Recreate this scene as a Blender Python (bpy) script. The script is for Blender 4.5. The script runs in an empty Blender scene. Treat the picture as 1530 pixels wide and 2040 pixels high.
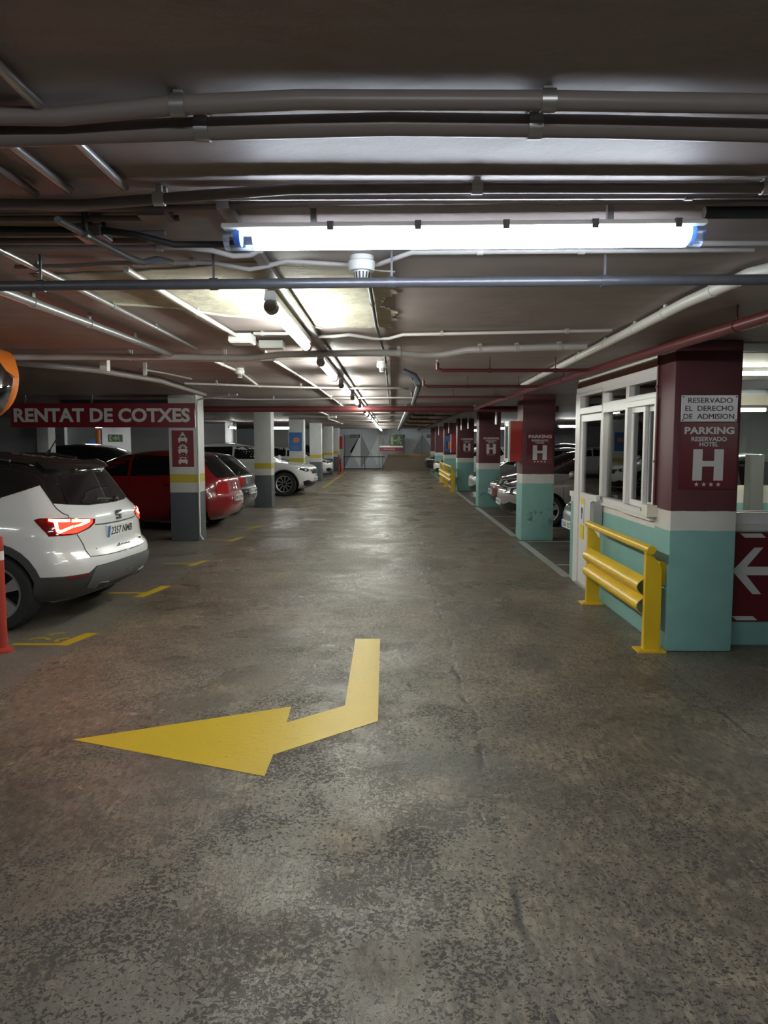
import bpy, bmesh, math, random
from mathutils import Vector, Matrix
from mathutils.bvhtree import BVHTree
from mathutils.geometry import delaunay_2d_cdt
random.seed(7)
PI = math.pi
SC = bpy.context.scene
COL = SC.collection

# ------------------------------------------------------------------ camera
cam_data = bpy.data.cameras.new('camera'); cam = bpy.data.objects.new('camera', cam_data); COL.objects.link(cam)
cam_data.sensor_fit = 'HORIZONTAL'; cam_data.sensor_width = 36; cam_data.lens = 36*1500/1530
cam_data.clip_start = 0.05; cam_data.clip_end = 200
cam.location = (0, 0, 1.65)
cam.rotation_euler = (math.radians(90-5.332), 0, math.radians(0.570))
SC.camera = cam
# ------------------------------------------------------------------ world, exposure
w = bpy.data.worlds.new('world'); SC.world = w; w.use_nodes = True
w.node_tree.nodes['Background'].inputs[0].default_value = (0.02, 0.02, 0.022, 1)
w.node_tree.nodes['Background'].inputs[1].default_value = 0.0
SC.view_settings.view_transform = 'Standard'; SC.view_settings.look = 'None'
SC.view_settings.exposure = 1.62; SC.view_settings.gamma = 1.0; SC.view_settings.use_curve_mapping = False
SC.cycles.use_denoising = True; SC.cycles.use_adaptive_sampling = True; SC.cycles.adaptive_threshold = 0.02
SC.cycles.max_bounces = 8; SC.cycles.diffuse_bounces = 4; SC.cycles.glossy_bounces = 4
SC.cycles.transparent_max_bounces = 12; SC.cycles.caustics_reflective = False; SC.cycles.caustics_refractive = False
NEAR_LAMP = 15.5      # emission of the tube over the camera
AISLE_LAMP = 32.0     # tubes along the aisle
BAY_LAMP = 22.0       # tubes over the parking bays
BOOTH_LAMP = 34.0
HC = 2.42             # ceiling height

# ------------------------------------------------------------------ materials
def new_mat(name):
    m = bpy.data.materials.new(name); m.use_nodes = True
    nt = m.node_tree; nt.nodes.clear()
    out = nt.nodes.new('ShaderNodeOutputMaterial')
    return m, nt, out
class NT:
    def __init__(s, nt): s.nt = nt
    def n(s, t, **kw):
        x = s.nt.nodes.new(t)
        for k, v in kw.items(): setattr(x, k, v)
        return x
    def l(s, a, b): s.nt.links.new(a, b)
    def math(s, op, a, b=None, c=None):
        x = s.n('ShaderNodeMath', operation=op)
        for i, v in enumerate((a, b, c)):
            if v is None: continue
            if isinstance(v, (int, float)): x.inputs[i].default_value = v
            else: s.l(v, x.inputs[i])
        return x.outputs[0]
    def noise(s, vec, scale, detail=4, rough=0.55, dist=0.0):
        x = s.n('ShaderNodeTexNoise'); x.inputs['Scale'].default_value = scale; x.inputs['Detail'].default_value = detail
        x.inputs['Roughness'].default_value = rough; x.inputs['Distortion'].default_value = dist
        if vec is not None: s.l(vec, x.inputs['Vector'])
        return x.outputs['Fac']
    def ramp(s, fac, pts, interp='LINEAR'):
        x = s.n('ShaderNodeValToRGB'); cr = x.color_ramp; cr.interpolation = interp
        while len(cr.elements) < len(pts): cr.elements.new(0.5)
        for e, (p, c) in zip(cr.elements, pts):
            e.position = p; e.color = (c, c, c, 1) if isinstance(c, (int, float)) else (*c, 1)
        if isinstance(fac, (int, float)): x.inputs[0].default_value = fac
        else: s.l(fac, x.inputs[0])
        return x.outputs[0]
    def mix(s, fac, a, b, mode='MIX'):
        x = s.n('ShaderNodeMix', data_type='RGBA', blend_type=mode)
        for i, v in ((0, fac), (6, a), (7, b)):
            if isinstance(v, (int, float)): x.inputs[i].default_value = v
            elif isinstance(v, tuple): x.inputs[i].default_value = (*v, 1)
            else: s.l(v, x.inputs[i])
        return x.outputs[2]
    def smooth(s, v, a, b):
        x = s.n('ShaderNodeMapRange', interpolation_type='SMOOTHSTEP'); s.l(v, x.inputs[0])
        x.inputs[1].default_value = a; x.inputs[2].default_value = b
        return x.outputs[0]
    def pos(s): return s.n('ShaderNodeNewGeometry').outputs['Position']
    def obj(s): return s.n('ShaderNodeTexCoord').outputs['Object']
    def bump(s, h, strength=0.3, dist=0.01):
        x = s.n('ShaderNodeBump'); x.inputs['Strength'].default_value = strength; x.inputs['Distance'].default_value = dist
        s.l(h, x.inputs['Height']); return x.outputs[0]
def setv(bsdf, k, v, N):
    if isinstance(v, (int, float)): bsdf.inputs[k].default_value = v
    elif isinstance(v, tuple): bsdf.inputs[k].default_value = (*v, 1)
    else: N.l(v, bsdf.inputs[k])
def pbsdf(N, out, col, rough=0.5, metal=0.0, normal=None, coat=0.0, spec=0.5):
    b = N.n('ShaderNodeBsdfPrincipled')
    setv(b, 'Base Color', col, N); setv(b, 'Roughness', rough, N); setv(b, 'Metallic', metal, N)
    b.inputs['Coat Weight'].default_value = coat; b.inputs['Coat Roughness'].default_value = 0.04
    b.inputs['Specular IOR Level'].default_value = spec
    if normal is not None: N.l(normal, b.inputs['Normal'])
    N.l(b.outputs[0], out.inputs[0]); return b
def plain(name, col, rough=0.5, metal=0.0, var=0.12, scale=6.0, bump=0.0, coat=0.0, spec=0.5, bscale=60):
    m, nt, out = new_mat(name); N = NT(nt)
    f = N.noise(N.obj(), scale, 5)
    dark = tuple(c*(1-var) for c in col); lite = tuple(min(1, c*(1+var)) for c in col)
    c = N.mix(f, dark, lite)
    nrm = None
    if bump: nrm = N.bump(N.noise(N.obj(), bscale, 4), bump, 0.004)
    pbsdf(N, out, c, rough, metal, nrm, coat, spec); return m
def emit(name, col, s):
    m, nt, out = new_mat(name); N = NT(nt)
    e = N.n('ShaderNodeEmission'); e.inputs[0].default_value = (*col, 1); e.inputs[1].default_value = s
    N.l(e.outputs[0], out.inputs[0]); return m
def glass(name, tint=(0.93, 0.96, 0.95), rough=0.0):
    m, nt, out = new_mat(name); N = NT(nt)
    t = N.n('ShaderNodeBsdfTransparent'); t.inputs[0].default_value = (*tint, 1)
    g = N.n('ShaderNodeBsdfGlossy'); g.inputs['Roughness'].default_value = rough
    fr = N.n('ShaderNodeFresnel'); fr.inputs[0].default_value = 1.5
    mx = N.n('ShaderNodeMixShader'); N.l(fr.outputs[0], mx.inputs[0]); N.l(t.outputs[0], mx.inputs[1]); N.l(g.outputs[0], mx.inputs[2])
    N.l(mx.outputs[0], out.inputs[0]); return m
def bands(name, stops, rough=0.55, scuff=0.0):
    """painted concrete whose colour changes with height; stops = [(z_from, colour), ...] from the floor up"""
    m, nt, out = new_mat(name); N = NT(nt)
    p = N.pos(); sep = N.n('ShaderNodeSeparateXYZ'); N.l(p, sep.inputs[0])
    wob = N.math('MULTIPLY', N.math('SUBTRACT', N.noise(p, 9, 3), 0.5), 0.012)
    z = N.math('DIVIDE', N.math('ADD', sep.outputs[2], wob), 3.0)
    c = N.ramp(z, [(max(0, a/3.0), col) for a, col in stops], 'CONSTANT')
    f = N.noise(p, 5, 6, 0.65)
    c = N.mix(0.45, c, N.mix(f, (0.55, 0.55, 0.55), (1.25, 1.25, 1.25)), 'MULTIPLY')
    if scuff:
        band = N.math('MULTIPLY', N.smooth(sep.outputs[2], 0.18, 0.30), N.math('SUBTRACT', 1.0, N.smooth(sep.outputs[2], 0.42, 0.62)))
        sc = N.math('MULTIPLY', band, N.smooth(N.noise(p, 7, 5, 0.7, 0.6), 0.52, 0.66))
        c = N.mix(N.math('MULTIPLY', sc, scuff), c, (0.03, 0.04, 0.05))
    h = N.math('ADD', N.noise(p, 26, 5), N.math('MULTIPLY', N.noise(p, 140, 3), 0.4))
    pbsdf(N, out, c, rough, 0.0, N.bump(h, 0.22, 0.006)); return m

MAROON = (0.095, 0.020, 0.027); TEAL = (0.22, 0.43, 0.405); CREAM = (0.62, 0.60, 0.57)
M = {}
M['pillar_near'] = bands('maroon white and teal paint, clean', [(0, TEAL), (0.958, CREAM), (1.108, MAROON)], 0.5)
M['pillar_r'] = bands('maroon white and teal paint', [(0, TEAL), (0.958, CREAM), (1.108, MAROON)], 0.5, 0.8)
M['pillar_l'] = bands('white yellow and grey paint', [(0, (0.105, 0.115, 0.135)), (0.797, (0.58, 0.58, 0.57)), (0.962, (0.52, 0.42, 0.05)), (1.112, (0.60, 0.60, 0.60))], 0.5, 0.3)
M['booth_wall'] = bands('teal and white booth paint', [(0, TEAL), (0.93, (0.66, 0.63, 0.60))], 0.5)
M['wall_grey'] = plain('grey painted wall', (0.33, 0.335, 0.35), 0.6, var=0.12, scale=3, bump=0.15)
M['wall_dark'] = plain('dark grey painted wall', (0.13, 0.13, 0.14), 0.7, var=0.15, scale=3, bump=0.15)
M['wall_white'] = plain('white painted wall', (0.66, 0.66, 0.67), 0.6, var=0.06, scale=3, bump=0.1)
M['white'] = plain('white lacquer', (0.72, 0.70, 0.69), 0.32, var=0.04)
M['white_plastic'] = plain('white plastic', (0.70, 0.70, 0.68), 0.4, var=0.04)
M['pipe_grey'] = plain('grey plastic pipe', (0.235, 0.20, 0.195), 0.38, var=0.1, scale=12)
M['pipe_light'] = plain('pale grey plastic conduit', (0.47, 0.44, 0.43), 0.4, var=0.1, scale=12)
M['pipe_white'] = plain('white plastic pipe', (0.62, 0.61, 0.58), 0.35, var=0.06, scale=12)
M['galv'] = plain('galvanised steel', (0.40, 0.40, 0.41), 0.34, 0.75, var=0.15, scale=18)
M['galv_dark'] = plain('dark steel pipe', (0.15, 0.15, 0.17), 0.38, 0.5, var=0.2, scale=18)
M['black_cable'] = plain('black cable sheath', (0.02, 0.02, 0.022), 0.5, var=0.1)
M['dark_duct'] = plain('dark grey cable duct', (0.055, 0.06, 0.07), 0.5, var=0.15)
M['maroon'] = plain('maroon gloss paint', (0.13, 0.026, 0.03), 0.4, var=0.15)
M['maroon_sign'] = plain('maroon sign panel', (0.115, 0.010, 0.016), 0.3, var=0.05)
M['red_sign'] = plain('dark red sign panel', (0.17, 0.010, 0.018), 0.3, var=0.05)
M['red'] = plain('red enamel', (0.36, 0.020, 0.016), 0.35, var=0.08)
M['red_post'] = plain('red plastic post', (0.42, 0.045, 0.028), 0.45, var=0.08)
M['orange'] = plain('orange plastic', (0.75, 0.20, 0.03), 0.4, var=0.06)
M['yellow_steel'] = plain('yellow painted steel', (0.72, 0.47, 0.02), 0.35, var=0.07)
M['sign_letter'] = plain('pale grey lettering', (0.56, 0.56, 0.56), 0.5, var=0.03)
M['sign_white'] = plain('white sign plate', (0.62, 0.63, 0.65), 0.28, var=0.03)
M['sign_text_dark'] = plain('dark maroon lettering', (0.075, 0.018, 0.022), 0.5, var=0.03)
M['black'] = plain('black plastic', (0.014, 0.014, 0.016), 0.4, var=0.1)
M['charcoal'] = plain('charcoal plastic', (0.055, 0.055, 0.058), 0.5, var=0.1)
M['brown_board'] = plain('brown board', (0.33, 0.19, 0.16), 0.6, var=0.06)
M['ochre'] = plain('ochre paint', (0.40, 0.22, 0.03), 0.5, var=0.1)
M['ramp_brown'] = plain('brown rendered wall', (0.20, 0.155, 0.12), 0.7, var=0.12, scale=4, bump=0.2)
M['panel_dark'] = plain('dark blue grey panel', (0.26, 0.27, 0.31), 0.35, var=0.05)  # on the facets: shade put into the colour; also vent slats
M['panel_mid'] = plain('blue grey panel', (0.50, 0.53, 0.60), 0.32, var=0.05)
M['panel_lit'] = plain('lit blue grey panel', (0.70, 0.72, 0.78), 0.3, var=0.05)  # light on the embossed facets, put into the colour
M['faded_print'] = plain('faded pink print', (0.33, 0.20, 0.21), 0.5, var=0.2, scale=30)
M['paper'] = plain('paper', (0.70, 0.70, 0.68), 0.7, var=0.03)
M['yellow_print'] = plain('yellow print', (0.78, 0.60, 0.03), 0.5, var=0.03)
M['blue_print'] = plain('blue print', (0.05, 0.16, 0.42), 0.4, var=0.08)
M['flesh_print'] = plain('orange brown print', (0.55, 0.24, 0.14), 0.5, var=0.1)
M['green_sign'] = plain('dark green sign', (0.03, 0.07, 0.035), 0.4, var=0.05)
M['glow_print'] = plain('pale green print', (0.19, 0.24, 0.13), 0.5, var=0.05)
M['glass'] = glass('clear glass')
M['chrome'] = plain('chrome', (0.75, 0.76, 0.78), 0.08, 1.0, var=0.02)
M['mirror'] = plain('mirror', (0.85, 0.87, 0.88), 0.02, 1.0, var=0.01)
M['brushed'] = plain('grey metal letterbox', (0.42, 0.42, 0.42), 0.3, 0.6, var=0.1)
M['cabinet'] = plain('grey steel cabinet', (0.12, 0.125, 0.12), 0.45)
M['counter'] = plain('cream counter', (0.70, 0.66, 0.56), 0.5, var=0.03)
M['tube_near'] = emit('cold white tube', (0.80, 0.90, 1.0), NEAR_LAMP)
M['tube_aisle'] = emit('white tube', (0.95, 1.0, 0.90), AISLE_LAMP)
M['tube_bay'] = emit('bay tube', (0.95, 1.0, 0.97), BAY_LAMP)
M['tube_booth'] = emit('booth tube', (1.0, 0.94, 0.80), BOOTH_LAMP)
M['lamp_clear'] = glass('clear lamp cover', (0.80, 0.86, 0.95), 0.15)
M['lamp_blue'] = plain('blue lamp holder', (0.10, 0.22, 0.75), 0.4)
M['tail_glow'] = emit('lit tail lamp', (1.0, 0.04, 0.02), 1.1)
M['tail_core'] = emit('tail lamp light bar', (1.0, 0.10, 0.05), 14.0)
M['bumper_grey'] = plain('grey bumper insert', (0.13, 0.13, 0.135), 0.45, var=0.05)
M['tail_red'] = plain('dark red lens', (0.16, 0.006, 0.008), 0.08, var=0.05, coat=1)
M['tail_red_far'] = plain('red lens', (0.42, 0.02, 0.02), 0.1, var=0.05, coat=1)
M['tyre'] = plain('tyre rubber', (0.018, 0.018, 0.019), 0.75, var=0.2)
M['rim'] = plain('machined alloy', (0.55, 0.54, 0.53), 0.28, 0.8, var=0.05)
M['rim_dark'] = plain('dark alloy', (0.02, 0.02, 0.022), 0.35, 0.3, var=0.1)
M['tint'] = plain('dark tinted car glass', (0.010, 0.010, 0.012), 0.03, var=0.05, coat=0.4)
M['car_glass'] = plain('car glass', (0.018, 0.022, 0.022), 0.03, var=0.05, coat=0.4)
M['headlamp'] = plain('headlamp lens', (0.10, 0.105, 0.11), 0.08, 0.6, var=0.4, scale=14, coat=1)
M['lamp_core'] = plain('headlamp reflector', (0.85, 0.87, 0.9), 0.15, 0.5, var=0.05, coat=1)
M['well'] = plain('wheel well', (0.008, 0.008, 0.008), 0.9)
def paint(name, col, rough=0.25, metal=0.0): 
    return plain(name, col, rough, metal, var=0.02, scale=2, coat=0.9)
M['p_white'] = paint('white car paint', (0.72, 0.72, 0.73))
M['p_black'] = paint('black car paint', (0.012, 0.011, 0.012), 0.15)
M['p_red'] = paint('red car paint', (0.24, 0.009, 0.012))
M['p_darkgrey'] = paint('dark grey car paint', (0.028, 0.031, 0.035), 0.25, 0.2)
M['p_silver'] = paint('silver car paint', (0.38, 0.39, 0.41), 0.3, 0.5)
M['p_beige'] = paint('beige grey car paint', (0.36, 0.335, 0.31), 0.3, 0.4)
M['p_darkred'] = paint('maroon car paint', (0.12, 0.014, 0.017), 0.3)

def floor_material():
    m, nt, out = new_mat('worn concrete floor'); N = NT(nt)
    p = N.pos(); sep = N.n('ShaderNodeSeparateXYZ'); N.l(p, sep.inputs[0]); X, Y = sep.outputs[0], sep.outputs[1]
    # trowelled texture drawn out along the aisle
    mp = N.n('ShaderNodeMapping'); N.l(p, mp.inputs[0]); mp.inputs['Rotation'].default_value = (0, 0, 0.06); mp.inputs['Scale'].default_value = (1.0, 0.38, 1)
    sv = mp.outputs[0]
    big = N.noise(p, 0.55, 5, 0.6); mid = N.noise(p, 2.3, 6, 0.65, 0.4); fine = N.noise(sv, 34, 8, 0.72, 0.3); grain = N.noise(p, 190, 4, 0.7)
    c = N.mix(N.smooth(big, 0.40, 0.60), (0.115, 0.094, 0.075), (0.190, 0.160, 0.126))
    c = N.mix(N.math('MULTIPLY', N.smooth(mid, 0.48, 0.70), 0.6), c, (0.27, 0.225, 0.165))
    c = N.mix(N.math('MULTIPLY', N.smooth(N.noise(p, 1.6, 6, 0.7, 0.8), 0.48, 0.72), 0.68), c, (0.052, 0.046, 0.040))
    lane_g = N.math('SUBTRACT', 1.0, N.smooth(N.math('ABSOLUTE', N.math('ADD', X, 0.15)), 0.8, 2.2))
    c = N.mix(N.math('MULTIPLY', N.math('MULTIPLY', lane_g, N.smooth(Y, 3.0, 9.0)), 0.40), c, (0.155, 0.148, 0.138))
    c = N.mix(N.smooth(fine, 0.36, 0.66), N.mix(1.0, c, (0.50, 0.48, 0.46), 'MULTIPLY'), N.mix(1.0, c, (1.55, 1.52, 1.45), 'MULTIPLY'))
    c = N.mix(N.smooth(grain, 0.35, 0.7), N.mix(1.0, c, (0.72, 0.72, 0.72), 'MULTIPLY'), N.mix(1.0, c, (1.25, 1.25, 1.25), 'MULTIPLY'))
    # pits where the thin grey screed has worn through: worm-like holes, dense in patches
    pit_n = N.noise(p, 62, 4, 0.58, 0.9)
    area = N.smooth(N.noise(p, 2.6, 6, 0.7, 0.6), 0.36, 0.66)
    lane = N.math('SUBTRACT', 1.0, N.smooth(N.math('ABSOLUTE', N.math('ADD', X, 0.42)), 0.45, 1.3))
    near = N.math('SUBTRACT', 1.0, N.smooth(Y, 4.2, 8.0))
    dens = N.math('MULTIPLY', N.math('ADD', N.math('MULTIPLY', area, 0.155), -0.04), N.math('ADD', 0.45, N.math('MULTIPLY', lane, 0.55)))
    pits = N.smooth(N.math('ADD', pit_n, dens), 0.565, 0.60)
    pits = N.math('MULTIPLY', pits, N.math('ADD', 0.25, N.math('MULTIPLY', near, 0.75)))
    film_c = N.math('MULTIPLY', N.math('MULTIPLY', lane, near), N.smooth(N.noise(p, 1.9, 4, 0.6), 0.30, 0.60))
    c = N.mix(N.math('MULTIPLY', film_c, 0.6), c, (0.205, 0.188, 0.162))
    c = N.mix(N.math('MULTIPLY', pits, 0.85), c, (0.032, 0.027, 0.022))
    # pale scraped patches
    scr = N.math('MULTIPLY', N.smooth(N.noise(p, 1.1, 7, 0.72, 1.2), 0.63, 0.72), N.smooth(fine, 0.42, 0.6))
    c = N.mix(N.math('MULTIPLY', scr, 0.55), c, (0.30, 0.28, 0.25))
    # smoother grey slab in the bays, dark strip beside the booth
    wob = N.math('MULTIPLY', N.math('SUBTRACT', N.noise(p, 3, 3), 0.5), 0.06)
    bay = N.math('SUBTRACT', 1.0, N.smooth(N.math('ADD', X, wob), -2.60, -2.56))
    c = N.mix(N.math('MULTIPLY', bay, 0.6), c, (0.17, 0.165, 0.155))
    # crack running up the aisle
    cx = N.math('ADD', 0.47, N.math('MULTIPLY', N.math('SUBTRACT', N.noise(p, 1.3, 5, 0.6), 0.5), 0.30))
    crk = N.math('ABSOLUTE', N.math('SUBTRACT', X, cx))
    crk = N.math('SUBTRACT', 1.0, N.smooth(crk, 0.004, 0.03))
    crk = N.math('MULTIPLY', crk, N.smooth(N.noise(p, 2.2, 4), 0.44, 0.60))
    c = N.mix(N.math('MULTIPLY', crk, 0.85), c, (0.018, 0.016, 0.015))
    # long dark joints
    j = N.math('ABSOLUTE', N.math('SUBTRACT', N.math('ADD', X, N.math('MULTIPLY', wob, 0.4)), 2.02))
    joint = N.math('MULTIPLY', N.math('SUBTRACT', 1.0, N.smooth(j, 0.003, 0.012)), N.math('SUBTRACT', 1.0, N.smooth(Y, 5.6, 5.8)))
    c = N.mix(N.math('MULTIPLY', joint, 0.7), c, (0.02, 0.02, 0.02))
    c = N.mix(N.math('MULTIPLY', N.smooth(X, 1.95, 2.3), 0.45), c, (0.055, 0.058, 0.056))
    # greenish repair patch
    gx = N.math('DIVIDE', N.math('SUBTRACT', X, 0.28), 0.42); gy = N.math('DIVIDE', N.math('SUBTRACT', Y, 3.75), 0.22)
    g = N.math('ADD', N.math('MULTIPLY', gx, gx), N.math('MULTIPLY', gy, gy))
    g = N.math('SUBTRACT', 1.0, N.smooth(N.math('ADD', g, N.math('MULTIPLY', N.noise(p, 5, 4), 1.2)), 0.7, 1.7))
    c = N.mix(N.math('MULTIPLY', g, 0.55), c, (0.085, 0.092, 0.078))
    c = N.mix(1.0, c, (1.03, 0.985, 0.935), 'MULTIPLY')
    # gloss: polished tyre tracks, damp film
    film = N.smooth(N.noise(p, 0.8, 5, 0.62, 0.6), 0.40, 0.62)
    ax = N.math('ABSOLUTE', N.math('ADD', X, 0.35))
    film = N.math('MULTIPLY', film, N.math('SUBTRACT', 1.0, N.math('MULTIPLY', N.smooth(ax, 1.6, 3.2), 0.5)))
    r = N.math('SUBTRACT', 0.47, N.math('MULTIPLY', film, 0.28))
    r = N.math('SUBTRACT', r, N.math('MULTIPLY', film_c, 0.07))
    r = N.math('ADD', r, N.math('MULTIPLY', pits, 0.3))
    r = N.math('ADD', r, N.math('MULTIPLY', N.math('SUBTRACT', fine, 0.5), 0.2))
    h = N.math('ADD', N.math('MULTIPLY', fine, N.math('SUBTRACT', 0.65, N.math('MULTIPLY', film_c, 0.42))), N.math('MULTIPLY', grain, 0.12))
    h = N.math('SUBTRACT', h, N.math('MULTIPLY', pits, 0.7)); h = N.math('SUBTRACT', h, N.math('MULTIPLY', crk, 0.5))
    h = N.math('ADD', h, N.math('MULTIPLY', mid, 0.8))
    pbsdf(N, out, c, r, 0.0, N.bump(h, 0.6, 0.014), spec=0.6); return m
M['floor'] = floor_material()
def ceiling_material():
    m, nt, out = new_mat('painted ceiling'); N = NT(nt); p = N.pos()
    big = N.noise(p, 0.7, 5, 0.6); mp = N.n('ShaderNodeMapping'); N.l(p, mp.inputs[0]); mp.inputs['Scale'].default_value = (0.5, 5, 1)
    st = N.noise(mp.outputs[0], 1.2, 4)
    c = N.mix(N.smooth(big, 0.3, 0.7), (0.29, 0.238, 0.226), (0.38, 0.325, 0.318))
    c = N.mix(N.math('MULTIPLY', N.smooth(st, 0.45, 0.7), 0.35), c, (0.42, 0.38, 0.37))
    c = N.mix(N.math('MULTIPLY', N.smooth(N.noise(p, 3.3, 8, 0.7, 1.0), 0.68, 0.72), 0.5), c, (0.55, 0.52, 0.48))
    h = N.math('ADD', N.noise(p, 1.4, 3), N.math('MULTIPLY', N.noise(p, 30, 4), 0.08))
    pbsdf(N, out, c, 0.55, 0.0, N.bump(h, 0.35, 0.05)); return m
M['ceiling'] = ceiling_material()
def worn_paint(name, col, wear):
    m, nt, out = new_mat(name); N = NT(nt); p = N.pos()
    f = N.noise(p, 9, 7, 0.7, 0.5)
    c = N.mix(N.noise(p, 3, 4), tuple(x*0.85 for x in col), col)
    c = N.mix(N.math('MULTIPLY', N.smooth(f, 0.72-wear, 0.78-wear*0.8), 0.75), c, (0.14, 0.12, 0.085))
    c = N.mix(N.math('MULTIPLY', N.smooth(N.noise(p, 40, 4), 0.63, 0.7), 0.4), c, (0.10, 0.085, 0.05))
    pbsdf(N, out, c, 0.42, 0.0, N.bump(N.noise(p, 30, 5), 0.35, 0.006)); return m
M['paint_yellow'] = worn_paint('yellow floor paint', (0.58, 0.39, 0.018), 0.06)
M['paint_yellow_worn'] = worn_paint('worn yellow floor paint', (0.50, 0.34, 0.03), 0.16)
M['paint_white_worn'] = worn_paint('worn white floor paint', (0.40, 0.40, 0.39), 0.10)
M['plaster'] = None
def plaster_material():
    m, nt, out = new_mat('peeling plaster'); N = NT(nt); p = N.pos()
    c = N.mix(N.smooth(N.noise(p, 4, 7, 0.7, 0.8), 0.4, 0.65), (0.50, 0.47, 0.38), (0.66, 0.62, 0.52))
    c = N.mix(N.math('MULTIPLY', N.smooth(N.noise(p, 14, 5, 0.7), 0.64, 0.70), 0.7), c, (0.22, 0.20, 0.16))
    pbsdf(N, out, c, 0.7, 0.0, N.bump(N.noise(p, 10, 6), 0.5, 0.02)); return m
M['plaster'] = plaster_material()

# ------------------------------------------------------------------ mesh helpers
class MB:
    def __init__(s): s.v = []; s.f = []
    def add(s, vs, fs):
        o = len(s.v); s.v += [tuple(v) for v in vs]; s.f += [tuple(i+o for i in f) for f in fs]; return s
    def box(s, x0, x1, y0, y1, z0, z1):
        return s.add([(x0,y0,z0),(x1,y0,z0),(x1,y1,z0),(x0,y1,z0),(x0,y0,z1),(x1,y0,z1),(x1,y1,z1),(x0,y1,z1)],
                     [(0,3,2,1),(4,5,6,7),(0,1,5,4),(1,2,6,5),(2,3,7,6),(3,0,4,7)])
    def tube(s, pts, r, n=10, cap=True):
        pts = [Vector(p) for p in pts]; rings = []
        up0 = None
        for i, p in enumerate(pts):
            d = (pts[min(i+1, len(pts)-1)] - pts[max(i-1, 0)]).normalized()
            a = Vector((0,0,1)) if abs(d.z) < 0.9 else Vector((1,0,0))
            if up0 is not None: a = up0
            u = (a - d*a.dot(d)).normalized(); up0 = u; v = d.cross(u)
            k = 1.0
            if 0 < i < len(pts)-1:
                d1 = (pts[i]-pts[i-1]).normalized(); k = 1/max(0.5, d.dot(d1))
            rings.append([p + (u*math.cos(t) + v*math.sin(t)*k)*r for t in [2*PI*j/n for j in range(n)]])
        vs = [q for R in rings for q in R]; fs = []
        for i in range(len(rings)-1):
            for j in range(n):
                fs.append((i*n+j, i*n+(j+1)%n, (i+1)*n+(j+1)%n, (i+1)*n+j))
        if cap: fs.append(tuple(range(n-1, -1, -1))); fs.append(tuple((len(rings)-1)*n+j for j in range(n)))
        return s.add(vs, fs)
    def prism(s, poly, o, u, v, depth):
        """polygon (a,b) -> o + a*u + b*v, extruded by -depth along u x v"""
        o = Vector(o); u = Vector(u); v = Vector(v); nrm = u.cross(v).normalized()
        n = len(poly)
        ar = sum(poly[i][0]*poly[(i+1) % n][1]-poly[(i+1) % n][0]*poly[i][1] for i in range(n))
        if ar < 0: poly = poly[::-1]
        top = [o + u*a + v*b for a, b in poly]; bot = [p - nrm*depth for p in top]
        fs = [tuple(range(n)), tuple(range(2*n-1, n-1, -1))] + [(i, i+n, (i+1) % n+n, (i+1) % n) for i in range(n)]
        return s.add(top + bot, fs)
    def lathe(s, prof, c, axis='z', n=24, close=True):
        c = Vector(c); vs = []; k = len(prof)
        for j in range(n):
            t = 2*PI*j/n
            for r, h in prof:
                if axis == 'z': vs.append(c + Vector((r*math.cos(t), r*math.sin(t), h)))
                elif axis == 'y': vs.append(c + Vector((r*math.cos(t), h, r*math.sin(t))))
                else: vs.append(c + Vector((h, r*math.cos(t), r*math.sin(t))))
        fs = []
        for j in range(n):
            for i in range(k-1):
                a, b = j*k+i, ((j+1) % n)*k+i
                fs.append((a, b, b+1, a+1))
        return s.add(vs, fs)
    def ball(s, c, rx, ry, rz, n=16, m=10):
        c = Vector(c); vs = []; fs = []
        for i in range(m+1):
            a = PI*i/m
            for j in range(n):
                b = 2*PI*j/n; vs.append(c + Vector((rx*math.sin(a)*math.cos(b), ry*math.sin(a)*math.sin(b), rz*math.cos(a))))
        for i in range(m):
            for j in range(n): fs.append((i*n+j, (i+1)*n+j, (i+1)*n+(j+1) % n, i*n+(j+1) % n))
        return s.add(vs, fs)
def obj(name, mb, mat, parent=None, smooth=None, bevel=0.0, recentre=None):
    """one mesh object; a top-level one gets its origin at the middle of its base"""
    me = bpy.data.meshes.new(name)
    vs = mb.v
    loc = Vector((0, 0, 0))
    if parent is None and recentre is not False:
        xs, ys, zs = zip(*vs); loc = Vector(((min(xs)+max(xs))/2, (min(ys)+max(ys))/2, min(zs)))
        vs = [tuple(Vector(v)-loc) for v in vs]
    me.from_pydata(vs, [], mb.f); me.validate(); me.update()
    bm = bmesh.new(); bm.from_mesh(me)
    bmesh.ops.remove_doubles(bm, verts=bm.verts, dist=1e-6)
    bmesh.ops.recalc_face_normals(bm, faces=bm.faces)
    if bevel:
        bmesh.ops.bevel(bm, geom=[e for e in bm.edges if len(e.link_faces) == 2 and e.calc_face_angle(0) > 0.5], offset=bevel, segments=2, affect='EDGES', profile=0.6)
    bm.to_mesh(me); bm.free()
    o = bpy.data.objects.new(name, me); COL.objects.link(o)
    o.location = loc
    if isinstance(mat, (list, tuple)):
        for m in mat: me.materials.append(m)
    else: me.materials.append(mat)
    if parent is not None: o.parent = parent
    if smooth is not None:
        me.polygons.foreach_set('use_smooth', [True]*len(me.polygons))
        me.set_sharp_from_angle(angle=math.radians(smooth))
    return o
def tag(o, label, cat=None, group=None, kind=None):
    if label: o['label'] = label
    if cat: o['category'] = cat
    if group: o['group'] = group
    if kind: o['kind'] = kind
    return o
def thing(name, label, cat, loc=(0,0,0), rz=0, group=None, kind=None):
    o = bpy.data.objects.new(name, None); COL.objects.link(o); o.empty_display_size = 0.2
    o.location = loc; o.rotation_euler = (0, 0, rz)
    return tag(o, label, cat, group, kind)
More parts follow.
